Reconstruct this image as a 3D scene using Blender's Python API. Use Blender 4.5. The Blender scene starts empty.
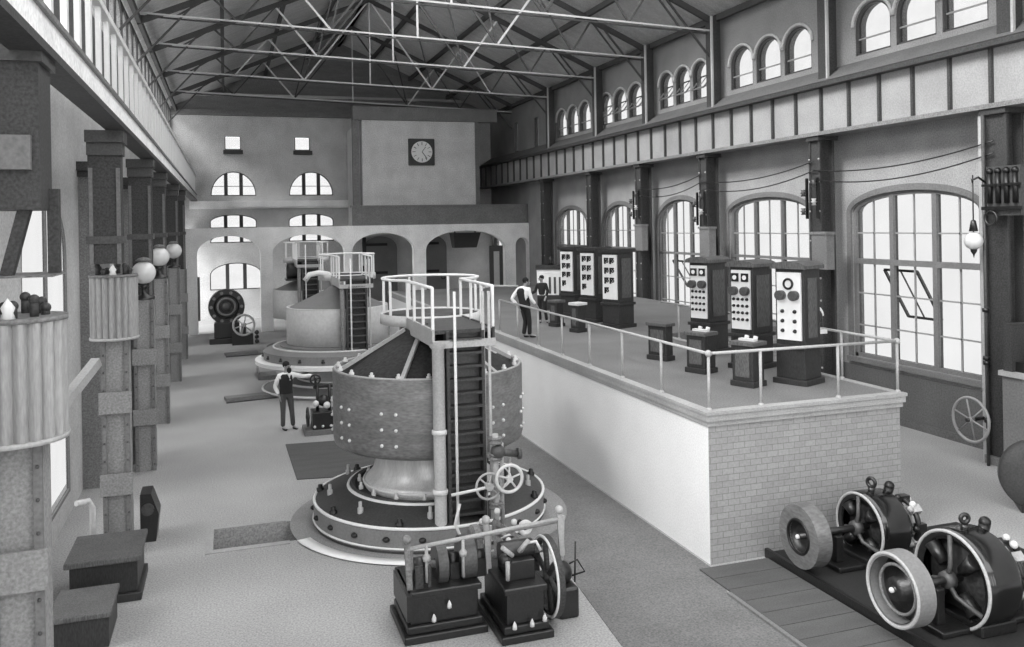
import bpy, bmesh, random
from math import *
from mathutils import Vector, Matrix
random.seed(7)
S = bpy.context.scene
COL = S.collection

# ------------------------------------------------------------------ camera, world, sun, exposure
FPX = 860.0
cam_d = bpy.data.cameras.new('camera'); cam = bpy.data.objects.new('camera', cam_d); COL.objects.link(cam)
S.camera = cam
cam_d.sensor_fit = 'HORIZONTAL'; cam_d.sensor_width = 36.0; cam_d.lens = FPX/1024*36.0
cam_d.shift_x = 0.0; cam_d.shift_y = -(323.5-224.0)/1024.0
cam_d.clip_start = 0.1; cam_d.clip_end = 300
cam.matrix_world = (Matrix.Translation((0, 0, 5.2)) @ Matrix.Rotation(-radians(18.45), 4, 'Z')
                    @ Matrix.Rotation(radians(90), 4, 'X') @ Matrix.Rotation(-radians(1.0), 4, 'Z'))
S.view_settings.view_transform = 'Standard'; S.view_settings.look = 'None'
S.view_settings.gamma = 1.0; S.view_settings.use_curve_mapping = False
S.view_settings.exposure = 0.15

w = bpy.data.worlds.new('overcast_sky'); S.world = w; w.use_nodes = True
bg = w.node_tree.nodes['Background']; bg.inputs[0].default_value = (1, 1, 1, 1); bg.inputs[1].default_value = 3.0
sd = bpy.data.lights.new('sun', 'SUN'); sd.energy = 4.5; sd.angle = radians(25)
sun = bpy.data.objects.new('sun', sd); COL.objects.link(sun)
sun.rotation_euler = Vector((0.72, 0.22, -0.60)).to_track_quat('-Z', 'Y').to_euler()

# ------------------------------------------------------------------ materials (all neutral grey)
def lin(v):
    v /= 255.0
    return v/12.92 if v <= 0.04045 else ((v+0.055)/1.055)**2.4
MATS = {}
def mat(name, g, rough=0.75, metal=0.0, scale=14, amt=0.12, bump=0.0, scale2=1.2, amt2=0.10, stretch=None, spec=0.3):
    m = bpy.data.materials.new(name); m.use_nodes = True; nt = m.node_tree; N = nt.nodes; L = nt.links
    b = N['Principled BSDF']; b.inputs['Roughness'].default_value = rough; b.inputs['Metallic'].default_value = metal
    b.inputs['Specular IOR Level'].default_value = spec
    c = lin(g)
    tc = N.new('ShaderNodeTexCoord'); mp = N.new('ShaderNodeMapping'); L.new(tc.outputs['Object'], mp.inputs['Vector'])
    if stretch: mp.inputs['Scale'].default_value = stretch
    n1 = N.new('ShaderNodeTexNoise'); n1.inputs['Scale'].default_value = scale; n1.inputs['Detail'].default_value = 3
    n2 = N.new('ShaderNodeTexNoise'); n2.inputs['Scale'].default_value = scale2; n2.inputs['Detail'].default_value = 2
    L.new(mp.outputs[0], n1.inputs['Vector']); L.new(mp.outputs[0], n2.inputs['Vector'])
    def rng(src, a):
        r = N.new('ShaderNodeMapRange'); r.inputs['From Min'].default_value = 0.3; r.inputs['From Max'].default_value = 0.7
        r.inputs['To Min'].default_value = 1-a; r.inputs['To Max'].default_value = 1+a
        L.new(src, r.inputs['Value']); return r.outputs[0]
    mu = N.new('ShaderNodeMath'); mu.operation = 'MULTIPLY'
    L.new(rng(n1.outputs['Fac'], amt), mu.inputs[0]); L.new(rng(n2.outputs['Fac'], amt2), mu.inputs[1])
    m2 = N.new('ShaderNodeMath'); m2.operation = 'MULTIPLY'; m2.inputs[1].default_value = c; m2.use_clamp = True
    L.new(mu.outputs[0], m2.inputs[0])
    cc = N.new('ShaderNodeCombineColor')
    for i in range(3): L.new(m2.outputs[0], cc.inputs[i])
    L.new(cc.outputs[0], b.inputs['Base Color'])
    if bump:
        bp = N.new('ShaderNodeBump'); bp.inputs['Strength'].default_value = bump; bp.inputs['Distance'].default_value = 0.02
        L.new(n1.outputs['Fac'], bp.inputs['Height']); L.new(bp.outputs[0], b.inputs['Normal'])
    MATS[name] = m
    return m
mat('floor', 160, 0.85, scale=38, amt=0.3, scale2=0.5, amt2=0.09)
mat('floor_dark', 88, 0.85, scale=39, amt=0.27, stretch=(1, 4, 1))
mat('wall', 158, 0.9, scale=28, amt=0.22)
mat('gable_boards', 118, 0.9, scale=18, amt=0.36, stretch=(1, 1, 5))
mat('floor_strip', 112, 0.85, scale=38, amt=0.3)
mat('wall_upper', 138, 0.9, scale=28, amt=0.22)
mat('wall_light', 190, 0.9, scale=28, amt=0.18)
mat('wall_far', 200, 0.9, scale=20, amt=0.25)
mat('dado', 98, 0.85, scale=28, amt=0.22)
mat('arcade', 242, 0.9, scale=20, amt=0.14)
mat('clockwall', 208, 0.9, scale=20, amt=0.22)
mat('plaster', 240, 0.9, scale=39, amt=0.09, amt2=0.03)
mat('stone', 165, 0.8, scale=39, amt=0.14)
mat('platform_floor', 118, 0.85, scale=39, amt=0.25, scale2=0.8, amt2=0.1)
mat('roof', 188, 0.9, scale=13, amt=0.25, stretch=(1, 3, 1))
mat('steel_dark', 62, 0.6, scale=32, amt=0.42, spec=0.4)
mat('steel_mid', 122, 0.6, scale=32, amt=0.32)
mat('post_grey', 145, 0.6, scale=32, amt=0.25)
mat('steel_light', 172, 0.55, scale=32, amt=0.12)
mat('steel_pale', 215, 0.55, scale=25, amt=0.07)
mat('white_paint', 232, 0.5, scale=25, amt=0.03, amt2=0.02)
mat('truss_dark', 70, 0.7, scale=25, amt=0.15)
mat('truss_light', 185, 0.7, scale=25, amt=0.08)
mat('girder', 150, 0.75, scale=28, amt=0.14)
mat('enamel', 24, 0.16, 0.0, scale=30, amt=0.3, spec=0.9)
mat('iron', 27, 0.38, 0.0, scale=30, amt=0.35, bump=0.25, spec=0.7)
mat('cover_dark', 70, 0.5, scale=30, amt=0.2)
mat('iron_grey', 74, 0.45, 0.0, scale=30, amt=0.25, spec=0.5)
mat('drum', 118, 0.45, 0.25, scale=11, amt=0.25, scale2=2.0, amt2=0.16, stretch=(1, 1, 3), spec=0.6)
mat('drum_pale', 205, 0.6, scale=12, amt=0.08)
mat('drum_inside', 48, 0.7, scale=18, amt=0.4, bump=0.4)
mat('bed_iron', 44, 0.6, scale=30, amt=0.3)
mat('base_iron', 62, 0.55, scale=30, amt=0.3, spec=0.5)
mat('flange', 128, 0.5, scale=30, amt=0.12)
mat('floor_ring', 138, 0.8, scale=39, amt=0.25)
mat('polished', 215, 0.35, 0.3, scale=8, amt=0.1, stretch=(6, 6, 1), spec=0.6)
mat('wood_dark', 48, 0.5, scale=15, amt=0.42, stretch=(4, 4, 1), spec=0.5)
mat('wood_grey', 92, 0.6, scale=15, amt=0.36, stretch=(4, 4, 1))
mat('marble', 236, 0.35, scale=10, amt=0.03, amt2=0.02)
mat('black', 20, 0.4, scale=20, amt=0.2, spec=0.5)
mat('frame', 118, 0.7, scale=26, amt=0.18)
mat('frame_thin', 150, 0.7, scale=20, amt=0.05)
mat('skin', 150, 0.6, scale=20, amt=0.04)
mat('shirt', 240, 0.8, scale=20, amt=0.03)
mat('cloth_dark', 45, 0.9, scale=40, amt=0.15)
mat('trouser', 84, 0.9, scale=40, amt=0.15)
mat('hair', 30, 0.8, scale=60, amt=0.3)
mat('globe_glass', 225, 0.15, scale=10, amt=0.03, spec=0.8)
mat('corrugated', 158, 0.5, 0.1, scale=18, amt=0.14, stretch=(3, 3, .5))
mat('pit', 60, 0.9)

def glass_mat():
    m = bpy.data.materials.new('sky_dimming_pane'); m.use_nodes = True; nt = m.node_tree; N = nt.nodes; N.clear()
    o = N.new('ShaderNodeOutputMaterial'); t = N.new('ShaderNodeBsdfTransparent'); g = N.new('ShaderNodeBsdfGlossy')
    n = N.new('ShaderNodeTexNoise'); n.inputs['Scale'].default_value = 3.0
    r = N.new('ShaderNodeMapRange'); r.inputs['To Min'].default_value = 0.49; r.inputs['To Max'].default_value = 0.56  # grey tint holds down the sky brightness seen through the windows
    cc = N.new('ShaderNodeCombineColor')
    nt.links.new(n.outputs['Fac'], r.inputs['Value'])
    for i in range(3): nt.links.new(r.outputs[0], cc.inputs[i])
    nt.links.new(cc.outputs[0], t.inputs[0]); g.inputs['Roughness'].default_value = 0.2
    mx = N.new('ShaderNodeMixShader'); mx.inputs[0].default_value = 0.03
    nt.links.new(t.outputs[0], mx.inputs[1]); nt.links.new(g.outputs[0], mx.inputs[2]); nt.links.new(mx.outputs[0], o.inputs[0])
    MATS['pane'] = m
glass_mat()
cp = MATS['pane'].copy(); cp.name = 'clear_pane'; MATS['clear_pane'] = cp
for n_ in cp.node_tree.nodes:
    if n_.type == 'MAP_RANGE': n_.inputs['To Min'].default_value = .95; n_.inputs['To Max'].default_value = .99
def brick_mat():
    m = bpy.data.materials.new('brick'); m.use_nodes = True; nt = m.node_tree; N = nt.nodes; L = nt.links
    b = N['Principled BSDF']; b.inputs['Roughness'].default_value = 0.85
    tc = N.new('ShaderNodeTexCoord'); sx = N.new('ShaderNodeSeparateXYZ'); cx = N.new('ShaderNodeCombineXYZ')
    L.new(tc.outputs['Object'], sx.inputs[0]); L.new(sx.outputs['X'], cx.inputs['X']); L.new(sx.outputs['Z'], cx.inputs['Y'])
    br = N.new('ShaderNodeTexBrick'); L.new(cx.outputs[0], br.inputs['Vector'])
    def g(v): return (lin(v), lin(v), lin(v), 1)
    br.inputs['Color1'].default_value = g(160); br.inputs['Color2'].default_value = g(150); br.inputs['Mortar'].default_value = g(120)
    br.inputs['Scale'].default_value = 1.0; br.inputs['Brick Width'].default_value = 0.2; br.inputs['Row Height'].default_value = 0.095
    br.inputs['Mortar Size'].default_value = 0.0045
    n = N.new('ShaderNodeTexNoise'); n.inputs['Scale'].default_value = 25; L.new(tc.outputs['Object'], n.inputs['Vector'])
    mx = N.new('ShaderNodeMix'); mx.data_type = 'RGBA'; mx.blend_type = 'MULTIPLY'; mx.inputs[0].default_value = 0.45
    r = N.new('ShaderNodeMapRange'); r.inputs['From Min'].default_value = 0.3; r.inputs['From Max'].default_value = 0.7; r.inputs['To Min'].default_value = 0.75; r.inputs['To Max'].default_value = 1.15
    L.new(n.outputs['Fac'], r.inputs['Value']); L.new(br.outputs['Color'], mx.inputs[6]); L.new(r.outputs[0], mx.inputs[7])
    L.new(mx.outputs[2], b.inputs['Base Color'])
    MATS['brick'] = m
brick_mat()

# ------------------------------------------------------------------ mesh helpers
class MB:
    def __init__(s): s.v = []; s.f = []; s.sm = []
    def add(s, vs, fs, smooth=False, M=None):
        o = len(s.v)
        s.v += [tuple(M @ Vector(p)) if M is not None else tuple(p) for p in vs]
        s.f += [tuple(i+o for i in f) for f in fs]; s.sm += [smooth]*len(fs)
        return s
    def box(s, a, b, M=None):
        x0, y0, z0 = a; x1, y1, z1 = b
        vs = [(x0,y0,z0),(x1,y0,z0),(x1,y1,z0),(x0,y1,z0),(x0,y0,z1),(x1,y0,z1),(x1,y1,z1),(x0,y1,z1)]
        return s.add(vs, [(0,3,2,1),(4,5,6,7),(0,1,5,4),(1,2,6,5),(2,3,7,6),(3,0,4,7)], False, M)
    def cbox(s, c, d, M=None):
        return s.box([c[i]-d[i]/2 for i in range(3)], [c[i]+d[i]/2 for i in range(3)], M)
    def bar(s, p, q, wd, ht=None):
        p = Vector(p); q = Vector(q); d = q-p; L = d.length
        if L < 1e-6: return s
        M = Matrix.Translation(p) @ d.to_track_quat('X', 'Z').to_matrix().to_4x4()
        ht = ht or wd
        return s.box((0, -wd/2, -ht/2), (L, wd/2, ht/2), M)
    def cyl(s, p, q, r, r2=None, n=16, caps=True):
        p = Vector(p); q = Vector(q); r2 = r if r2 is None else r2
        M = (q-p).to_track_quat('Z', 'Y').to_matrix()
        A = [p + M @ Vector((r*cos(2*pi*i/n), r*sin(2*pi*i/n), 0)) for i in range(n)]
        B = [q + M @ Vector((r2*cos(2*pi*i/n), r2*sin(2*pi*i/n), 0)) for i in range(n)]
        s.add(A+B, [(i, (i+1) % n, n+(i+1) % n, n+i) for i in range(n)], True)
        if caps: s.add(A+B, [tuple(reversed(range(n))), tuple(range(n, 2*n))])
        return s
    def lathe(s, prof, M=None, n=48, a0=0, a1=2*pi, smooth=True):
        full = abs(a1-a0-2*pi) < 1e-6; k = n if full else n+1
        vs = [(r*cos(a0+(a1-a0)*j/n), r*sin(a0+(a1-a0)*j/n), z) for (r, z) in prof for j in range(k)]
        fs = []
        for i in range(len(prof)-1):
            for j in range(n):
                j2 = (j+1) % k if full else j+1
                fs.append((i*k+j, i*k+j2, (i+1)*k+j2, (i+1)*k+j))
        return s.add(vs, fs, smooth, M)
    def tube(s, pts, r, n=8):
        pts = [Vector(p) for p in pts]; m = len(pts); vs = []; up = None
        for i, p in enumerate(pts):
            t = (pts[min(i+1, m-1)]-pts[max(i-1, 0)]).normalized()
            if up is None:
                up = t.orthogonal().normalized()
            up = (up - t*up.dot(t)).normalized(); b = t.cross(up)
            rr = r[i] if isinstance(r, (list, tuple)) else r
            vs += [p+up*(rr*cos(2*pi*j/n))+b*(rr*sin(2*pi*j/n)) for j in range(n)]
        fs = [(i*n+j, i*n+(j+1) % n, (i+1)*n+(j+1) % n, (i+1)*n+j) for i in range(m-1) for j in range(n)]
        s.add(vs, fs, True); s.add(vs, [tuple(reversed(range(n))), tuple(range((m-1)*n, m*n))])
        return s
    def torus(s, c, ax, R, r, n=32, k=8, a0=0, a1=2*pi):
        M = Vector(ax).to_track_quat('Z', 'Y').to_matrix().to_4x4(); M = Matrix.Translation(Vector(c)) @ M
        full = abs(a1-a0-2*pi) < 1e-6; nn = n if full else n+1
        vs = []
        for i in range(nn):
            a = a0+(a1-a0)*i/n
            for j in range(k):
                b = 2*pi*j/k; vs.append(((R+r*cos(b))*cos(a), (R+r*cos(b))*sin(a), r*sin(b)))
        fs = [(i*k+j, ((i+1) % nn)*k+j, ((i+1) % nn)*k+(j+1) % k, i*k+(j+1) % k) for i in range(n) for j in range(k)]
        return s.add(vs, fs, True, M)
    def ball(s, c, r, n=12, sc=(1, 1, 1)):
        prof = [(r*sin(pi*i/n)+1e-5, -r*cos(pi*i/n)) for i in range(n+1)]
        M = Matrix.Translation(Vector(c)) @ Matrix.Diagonal((sc[0], sc[1], sc[2], 1))
        return s.lathe(prof, M, n=max(8, n))
    def prism(s, poly, M, d):
        n = len(poly)
        vs = [(p[0], p[1], 0) for p in poly]+[(p[0], p[1], d) for p in poly]
        return s.add(vs, [tuple(reversed(range(n))), tuple(range(n, 2*n))]+[(i, (i+1) % n, n+(i+1) % n, n+i) for i in range(n)], False, M)
    def build(s, name, m, parent=None, loc=None, bevel=0, label=None):
        me = bpy.data.meshes.new(name); me.from_pydata(s.v, [], s.f)
        me.polygons.foreach_set('use_smooth', s.sm)
        bm = bmesh.new(); bm.from_mesh(me); bmesh.ops.remove_doubles(bm, verts=bm.verts, dist=1e-5)
        bmesh.ops.recalc_face_normals(bm, faces=bm.faces); bm.to_mesh(me); bm.free()
        me.materials.append(MATS[m]); me.update()
        o = bpy.data.objects.new(name, me); COL.objects.link(o)
        if parent: o.parent = parent
        if loc: o.location = loc
        if bevel:
            b = o.modifiers.new('bevel', 'BEVEL'); b.width = bevel; b.segments = 2; b.limit_method = 'ANGLE'
        if label: o['label'] = label
        return o
def thing(name, label, cat, loc=(0, 0, 0), rz=0, group=None):
    o = bpy.data.objects.new(name, None); COL.objects.link(o); o.location = loc; o.rotation_euler = (0, 0, rz)
    o.empty_display_size = .2
    return tag(o, label, cat, group)
def tag(o, label, cat, group=None):
    o['label'] = label; o['category'] = cat
    if group: o['group'] = group
    return o
def struct(o): o['kind'] = 'structure'; return o
def copy_one(o, parent, loc=None, rot=None):
    c = o.copy(); COL.objects.link(c); c.parent = parent
    if loc is not None: c.location = loc
    if rot is not None: c.rotation_euler = rot
    return c
def copy_tree(o, parent=None):
    c = o.copy(); COL.objects.link(c); c.parent = parent
    for ch in KIDS(o): copy_tree(ch, c)
    return c
def KIDS(o): return [x for x in list(COL.objects) if x.parent == o]
def clone(root, loc, label, rz=None):
    c = copy_tree(root); c.location = loc; c['label'] = label
    if rz is not None: c.rotation_euler = (0, 0, rz)
    return c
RX = Matrix.Rotation(pi/2, 4, 'Y')      # lathe axis z -> x

# ------------------------------------------------------------------ setting: floor, walls with arched openings
XL, XR, YF = -2.8, 16.0, 52.0
mR = lambda a, z, d: (XR+d, a, z)
mL = lambda a, z, d: (XL-d, a, z)
mF = lambda a, z, d: (a, YF+d, z)
def arch_z(o, a):
    a0, a1, z0, zs, rise = o; c = (a0+a1)/2; h = (a1-a0)/2
    return zs + rise*sqrt(max(0, 1-((a-c)/h)**2))
def wall_mesh(mp, a0, a1, z0, z1f, ops, th, N=14):
    """wall strip-built around arched openings (a0,a1,sill,spring,rise); z1f may be a function of a"""
    zt = z1f if callable(z1f) else (lambda a: z1f)
    br = {a0, a1}
    for o in ops:
        for i in range(N+1):
            br.add(o[0]+(o[1]-o[0])*(0.5-0.5*cos(pi*i/N)))
    k = a0+1.0
    if callable(z1f): br.add((a0+a1)/2)
    br = sorted(br); mb = MB()
    def quad(p): mb.add(p, [(0, 1, 2, 3)])
    for s, e in zip(br, br[1:]):
        if e-s < 1e-6: continue
        mid = (s+e)/2; gaps = sorted([o for o in ops if o[0]-1e-6 < mid < o[1]+1e-6], key=lambda o: o[2])
        lo = (z0, z0)
        for o in gaps+[None]:
            hi = (o[2], o[2]) if o else (zt(s), zt(e))
            if hi[0]-lo[0] > 1e-4 or hi[1]-lo[1] > 1e-4:
                for d in (0, th): quad([mp(s, lo[0], d), mp(e, lo[1], d), mp(e, hi[1], d), mp(s, hi[0], d)])
            if o:
                top = (arch_z(o, s), arch_z(o, e))
                if o[2] > z0+1e-4: quad([mp(s, o[2], 0), mp(e, o[2], 0), mp(e, o[2], th), mp(s, o[2], th)])
                quad([mp(s, top[0], 0), mp(e, top[1], 0), mp(e, top[1], th), mp(s, top[0], th)])
                lo = top
    for o in ops:
        for a in (o[0], o[1]): quad([mp(a, o[2], 0), mp(a, o[3], 0), mp(a, o[3], th), mp(a, o[2], th)])
    for a in (a0, a1): quad([mp(a, z0, 0), mp(a, zt(a), 0), mp(a, zt(a), th), mp(a, z0, th)])
    quad([mp(a0, zt(a0), 0), mp(a1, zt(a1), 0), mp(a1, zt(a1), th), mp(a0, zt(a0), th)]) if not callable(z1f) else None
    return mb
WN = [0]
def window(mp, o, mull=2, trans=(), thin_v=1, thin_z=(), fw=0.10, mw=0.13, d=0.04, fm='frame', pm='pane', fd=.14):
    """arched window: frame ring, mullions, transoms, thin glazing bars, panes"""
    WN[0] += 1
    e = bpy.data.objects.new('window_%d' % WN[0], None); COL.objects.link(e); struct(e)
    a0, a1, z0, zs, rise = o; N = 20
    mb = MB()
    def abox(p0, p1, q0, q1, d0, d1):
        mb.add([mp(p0,q0,d0),mp(p1,q0,d0),mp(p1,q1,d0),mp(p0,q1,d0),mp(p0,q0,d1),mp(p1,q0,d1),mp(p1,q1,d1),mp(p0,q1,d1)],
               [(0,3,2,1),(4,5,6,7),(0,1,5,4),(1,2,6,5),(2,3,7,6),(3,0,4,7)])
    inner = (a0+fw, a1-fw, z0, zs, max(rise-fw, 0.01))
    abox(a0, a0+fw, z0, zs, d, d+fd); abox(a1-fw, a1, z0, zs, d, d+fd); abox(a0, a1, z0, z0+fw, d, d+fd)
    outp = [(a0+(a1-a0)*(0.5-0.5*cos(pi*i/N))) for i in range(N+1)]
    inp = [(inner[0]+(inner[1]-inner[0])*(0.5-0.5*cos(pi*i/N))) for i in range(N+1)]
    for i in range(N):
        P = [(outp[i], arch_z(o, outp[i])), (outp[i+1], arch_z(o, outp[i+1])), (inp[i+1], arch_z(inner, inp[i+1])), (inp[i], arch_z(inner, inp[i]))]
        vs = [mp(p[0], p[1], d) for p in P]+[mp(p[0], p[1], d+fd) for p in P]
        mb.add(vs, [(0,1,2,3),(7,6,5,4),(3,2,6,7),(0,4,5,1)])
    W = (a1-a0)/(mull+1)
    for k in range(mull):
        c = a0+W*(k+1); abox(c-mw/2, c+mw/2, z0+.01, arch_z(o, c)-.04, d-.004, d+fd+.004)
    for t in trans: abox(a0+.01, a1-.01, t-mw/2, t+mw/2, d-.008, d+fd+.008)
    mb.build('frame', fm, e)
    if thin_v or thin_z:
        mb = MB()
        for k in range(mull+1):
            for j in range(thin_v):
                c = a0+W*k+W*(j+1)/(thin_v+1); abox(c-.018, c+.018, z0, arch_z(o, c)-.03, d+fd*.36, d+fd*.64)
        for t in thin_z: abox(a0+.02, a1-.02, t-.018, t+.018, d+fd*.36, d+fd*.64)
        mb.build('glazing_bars', 'frame_thin', e)
    mb = MB(); ring = [(a0+.03, z0+.03)]+[(a, arch_z(o, a)-.03) for a in [a0+.03+(a1-a0-.06)*i/N for i in range(N+1)]]+[(a1-.03, z0+.03)]
    n = len(ring)
    mb.add([mp(p[0], p[1], d+fd*.5) for p in ring]+[mp(p[0], p[1], d+fd*.5+.008) for p in ring],
           [tuple(range(n)), tuple(reversed(range(n, 2*n)))]+[(i, (i+1) % n, n+(i+1) % n, n+i) for i in range(n)])
    mb.build('pane', pm, e)
    return e
def sash(parent, mp, a0, a1, zt, zb, d0, d1, r=.03):
    mb = MB(); c = [mp(a0, zt, d0), mp(a1, zt, d0), mp(a1, zb, d1), mp(a0, zb, d1)]
    for i in range(4): mb.bar(c[i], c[(i+1) % 4], r*2)
    mb.bar([(c[0][i]+c[1][i])/2 for i in range(3)], [(c[2][i]+c[3][i])/2 for i in range(3)], r)
    mb.build('open_sash', 'frame', parent)

# floor with a pit cut in it
fl = MB(); px0, px1, py0, py1 = -0.27, 1.1, 14.75, 15.75
X0, X1, Y0, Y1 = XL-.4, XR+.4, -4.0, YF+.4
for (a, b, c, d) in [(X0, px0, Y0, Y1), (px1, X1, Y0, Y1), (px0, px1, Y0, py0), (px0, px1, py1, Y1)]:
    fl.box((a, c, -.5), (b, d, 0))
fl.box((px0, py0, -.6), (px1, py1, -.5))
struct(fl.build('floor', 'floor'))

big = [(14.88, 19.05, 1.5, 5.35, .52), (20.8, 24.98, 1.4, 5.4, .5), (26.4, 30.0, 1.3, 5.05, .95), (31.6, 35.05, 1.3, 5.05, .9), (36.9, 40.75, 1.3, 5.1, .8)]
cler = []
for (a, b) in [(14.6, 18.8), (20.6, 24.75), (26.15, 29.65), (31.1, 35.2), (36.3, 40.5)]:
    wd = (b-a-.36)/3
    for k in range(3): cler.append((a+k*(wd+.18), a+k*(wd+.18)+wd, 9.5, 10.82-wd/2*.85, wd/2*.85))
small = [(48.3, 51.6, .3, 4.2, .5), (43.2, 43.9, 9.1, 10.9, .05), (46.6, 47.3, 9.3, 11.0, .05), (43.4, 44.1, 6.1, 8.0, .05), (46.8, 47.4, 6.0, 7.4, .05)]  # first opening is an added window that brightens the space under the gallery
struct(wall_mesh(mR, -4.0, YF+.3, 0, 7.6, big+small[:1], .35).build('wall_right', 'wall'))
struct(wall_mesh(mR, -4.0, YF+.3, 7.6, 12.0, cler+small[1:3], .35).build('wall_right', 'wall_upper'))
for i, o in enumerate(big):
    tz = [4.05, 4.02, 4.0, 4.1, 4.1][i]
    w_ = window(mR, o, 2, (tz,), 1, (o[2]+(tz-o[2])/3, o[2]+(tz-o[2])*2/3, tz+.75), fw=.1 if i < 2 else .07, mw=.14 if i == 0 else .08)
    if i == 0: sash(w_, mR, 17.0, 18.1, 3.85, 2.6, .2, .95)
    if i == 2: sash(w_, mR, 27.9, 29.2, 3.7, 2.7, .2, .8)
# dark surround mouldings of the arches
for i, o in enumerate(big):
    mb = MB(); N = 24; oo = (o[0]-.16, o[1]+.16, o[2], o[3], o[4]+.16)
    for k in range(N):
        t0 = 0.5-0.5*cos(pi*k/N); t1 = 0.5-0.5*cos(pi*(k+1)/N)
        A0 = oo[0]+(oo[1]-oo[0])*t0; A1 = oo[0]+(oo[1]-oo[0])*t1; B0 = o[0]+(o[1]-o[0])*t0; B1 = o[0]+(o[1]-o[0])*t1
        P = [(A0, arch_z(oo, A0)), (A1, arch_z(oo, A1)), (B1, arch_z(o, B1)), (B0, arch_z(o, B0))]
        mb.add([mR(p[0], p[1], -.05) for p in P]+[mR(p[0], p[1], .0) for p in P], [(0,1,2,3),(0,4,5,1),(3,2,6,7),(4,7,6,5)])
    for a in (oo[0], o[1]): mb.box((XR-.05, a, o[2]), (XR, a+.16, o[3]))
    mb.box((XR-.12, oo[0], o[2]-.12), (XR, oo[1], o[2]))
    struct(mb.build('trim_%d' % (i+1), 'frame'))
for i, o in enumerate(cler):
    w_ = window(mR, o, 0, (), 0, (9.93,), fw=.045, mw=.06, d=.02, fm='steel_dark')
    if 6 <= i < 12: sash(w_, mR, o[0]+.12, o[1]-.12, 10.35, 9.85, .3, -.12, .02)
for o in small[:3]: window(mR, o, 0, (), 0, (), fw=.1, fm='steel_dark')
# light hood mouldings above clerestory lights
mb = MB()
for o in cler:
    c = (o[0]+o[1])/2; hw = (o[1]-o[0])/2
    pts = [(XR-.03, c+(hw+.07)*cos(pi*k/14), o[3]+(o[4]+.07)*sin(pi*k/14)) for k in range(15)]
    mb.tube(pts, .045, 6)
struct(mb.build('trim_6', 'wall_light'))
mb = MB(); mb.prism([(15.3, 8.9), (16.0, 9.35), (16.0, 8.9)], Matrix(((1,0,0,0),(0,0,1,9.0),(0,1,0,0),(0,0,0,1))), 43)
struct(mb.build('trim_7', 'dado'))
# dado
mb = MB().box((XR-.04, 9.0, 0), (XR, YF, 1.28)); mb.box((XR-.09, 9.0, 0), (XR, YF, .18))
struct(mb.build('baseboard_right', 'dado'))

# end wall behind the viewer
struct(wall_mesh(lambda a, z, d: (a, -4.0-d, z), XL, XR, 0, 7.0, [(1.0, 4.0, 1.0, 5, .8), (6.0, 9.0, 1.0, 5, .8), (11.0, 14.0, 1.0, 5, .8)], .3).build('wall_near', 'wall'))
# left wall
lw = [(9.6, 12.6, .4, 5.0, 1.1), (14.0, 17.75, .4, 4.75, 1.1), (21.3, 24.0, .5, 4.9, 1.0), (26.7, 29.6, .5, 4.9, 1.0), (32.0, 35.0, .5, 4.9, 1.0), (37.6, 40.6, .5, 4.9, 1.0)]
lc = []
q = 10.4
while q < 50.5:
    lc.append((q, q+1.4, 10.15, 11.5, .4)); q += 1.6
struct(wall_mesh(mL, 2.5, 45.4, 0, 8.0, lw, .07).build('wall_left', 'wall_light'))
struct(wall_mesh(mL, 45.4, YF+.3, 5.2, 8.0, [], .35).build('wall_left', 'wall_light'))  # wall left open below this strip to let light in behind the arcade
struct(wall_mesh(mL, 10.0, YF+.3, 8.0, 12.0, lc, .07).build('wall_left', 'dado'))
for o in lw: window(mL, o, 1, (3.6,), 0, (2.0,), fw=.06, mw=.06, d=.0, fd=.05)
for o in lc: window(mL, o, 0, (), 0, (), fw=.04, fm='steel_mid', pm='clear_pane')

# far wall (gable)
ridge_x, ridge_z = 6.6, 16.2
def gab(a): return 12.17+(ridge_z-12.0)*(1-abs(a-ridge_x)/(XR-ridge_x))
fw_ = [(.05, .95, 9.75, 10.5, .02), (3.95, 4.85, 9.75, 10.5, .02), (-.75, 1.75, 7.1, 7.15, 1.35), (3.6, 6.15, 7.1, 7.15, 1.35),
       (-.82, 1.75, 5.25, 5.6, .42), (3.55, 6.15, 5.25, 5.6, .42), (-.82, 1.75, 4.4, 4.5, .4), (3.55, 6.15, 4.4, 4.5, .4), (-.87, 2.0, 1.7, 2.55, .7)]
struct(wall_mesh(mF, XL-.3, XR+.3, 0, gab, fw_, .35).build('wall_far', 'wall_far'))
def gabtop(a): return gab(a)-.02
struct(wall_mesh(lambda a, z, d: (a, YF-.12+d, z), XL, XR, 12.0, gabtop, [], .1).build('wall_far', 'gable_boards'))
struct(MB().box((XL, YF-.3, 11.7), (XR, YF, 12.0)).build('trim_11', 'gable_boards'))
struct(MB().box((XL, YF-.4, 12.8), (XR, YF-.12, 12.95)).build('trim_12', 'steel_light'))
for i, o in enumerate(fw_):
    window(mF, o, 0 if i < 2 else 2, (), 0, () if i < 2 else ((7.65,) if i < 4 else ()), fw=.05, mw=.2, fm='steel_dark')
mb = MB().box((-1.9, YF-.35, 6.45), (7.2, YF, 6.8)); mb.box((-1.9, YF-.25, 6.35), (7.2, YF, 6.45)); struct(mb.build('trim_8', 'arcade'))
mb = MB()
for x in (.05, 3.95): mb.box((x-.08, YF-.25, 9.5), (x+1.0, YF, 9.72))
struct(mb.build('trim_9', 'steel_dark'))
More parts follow.
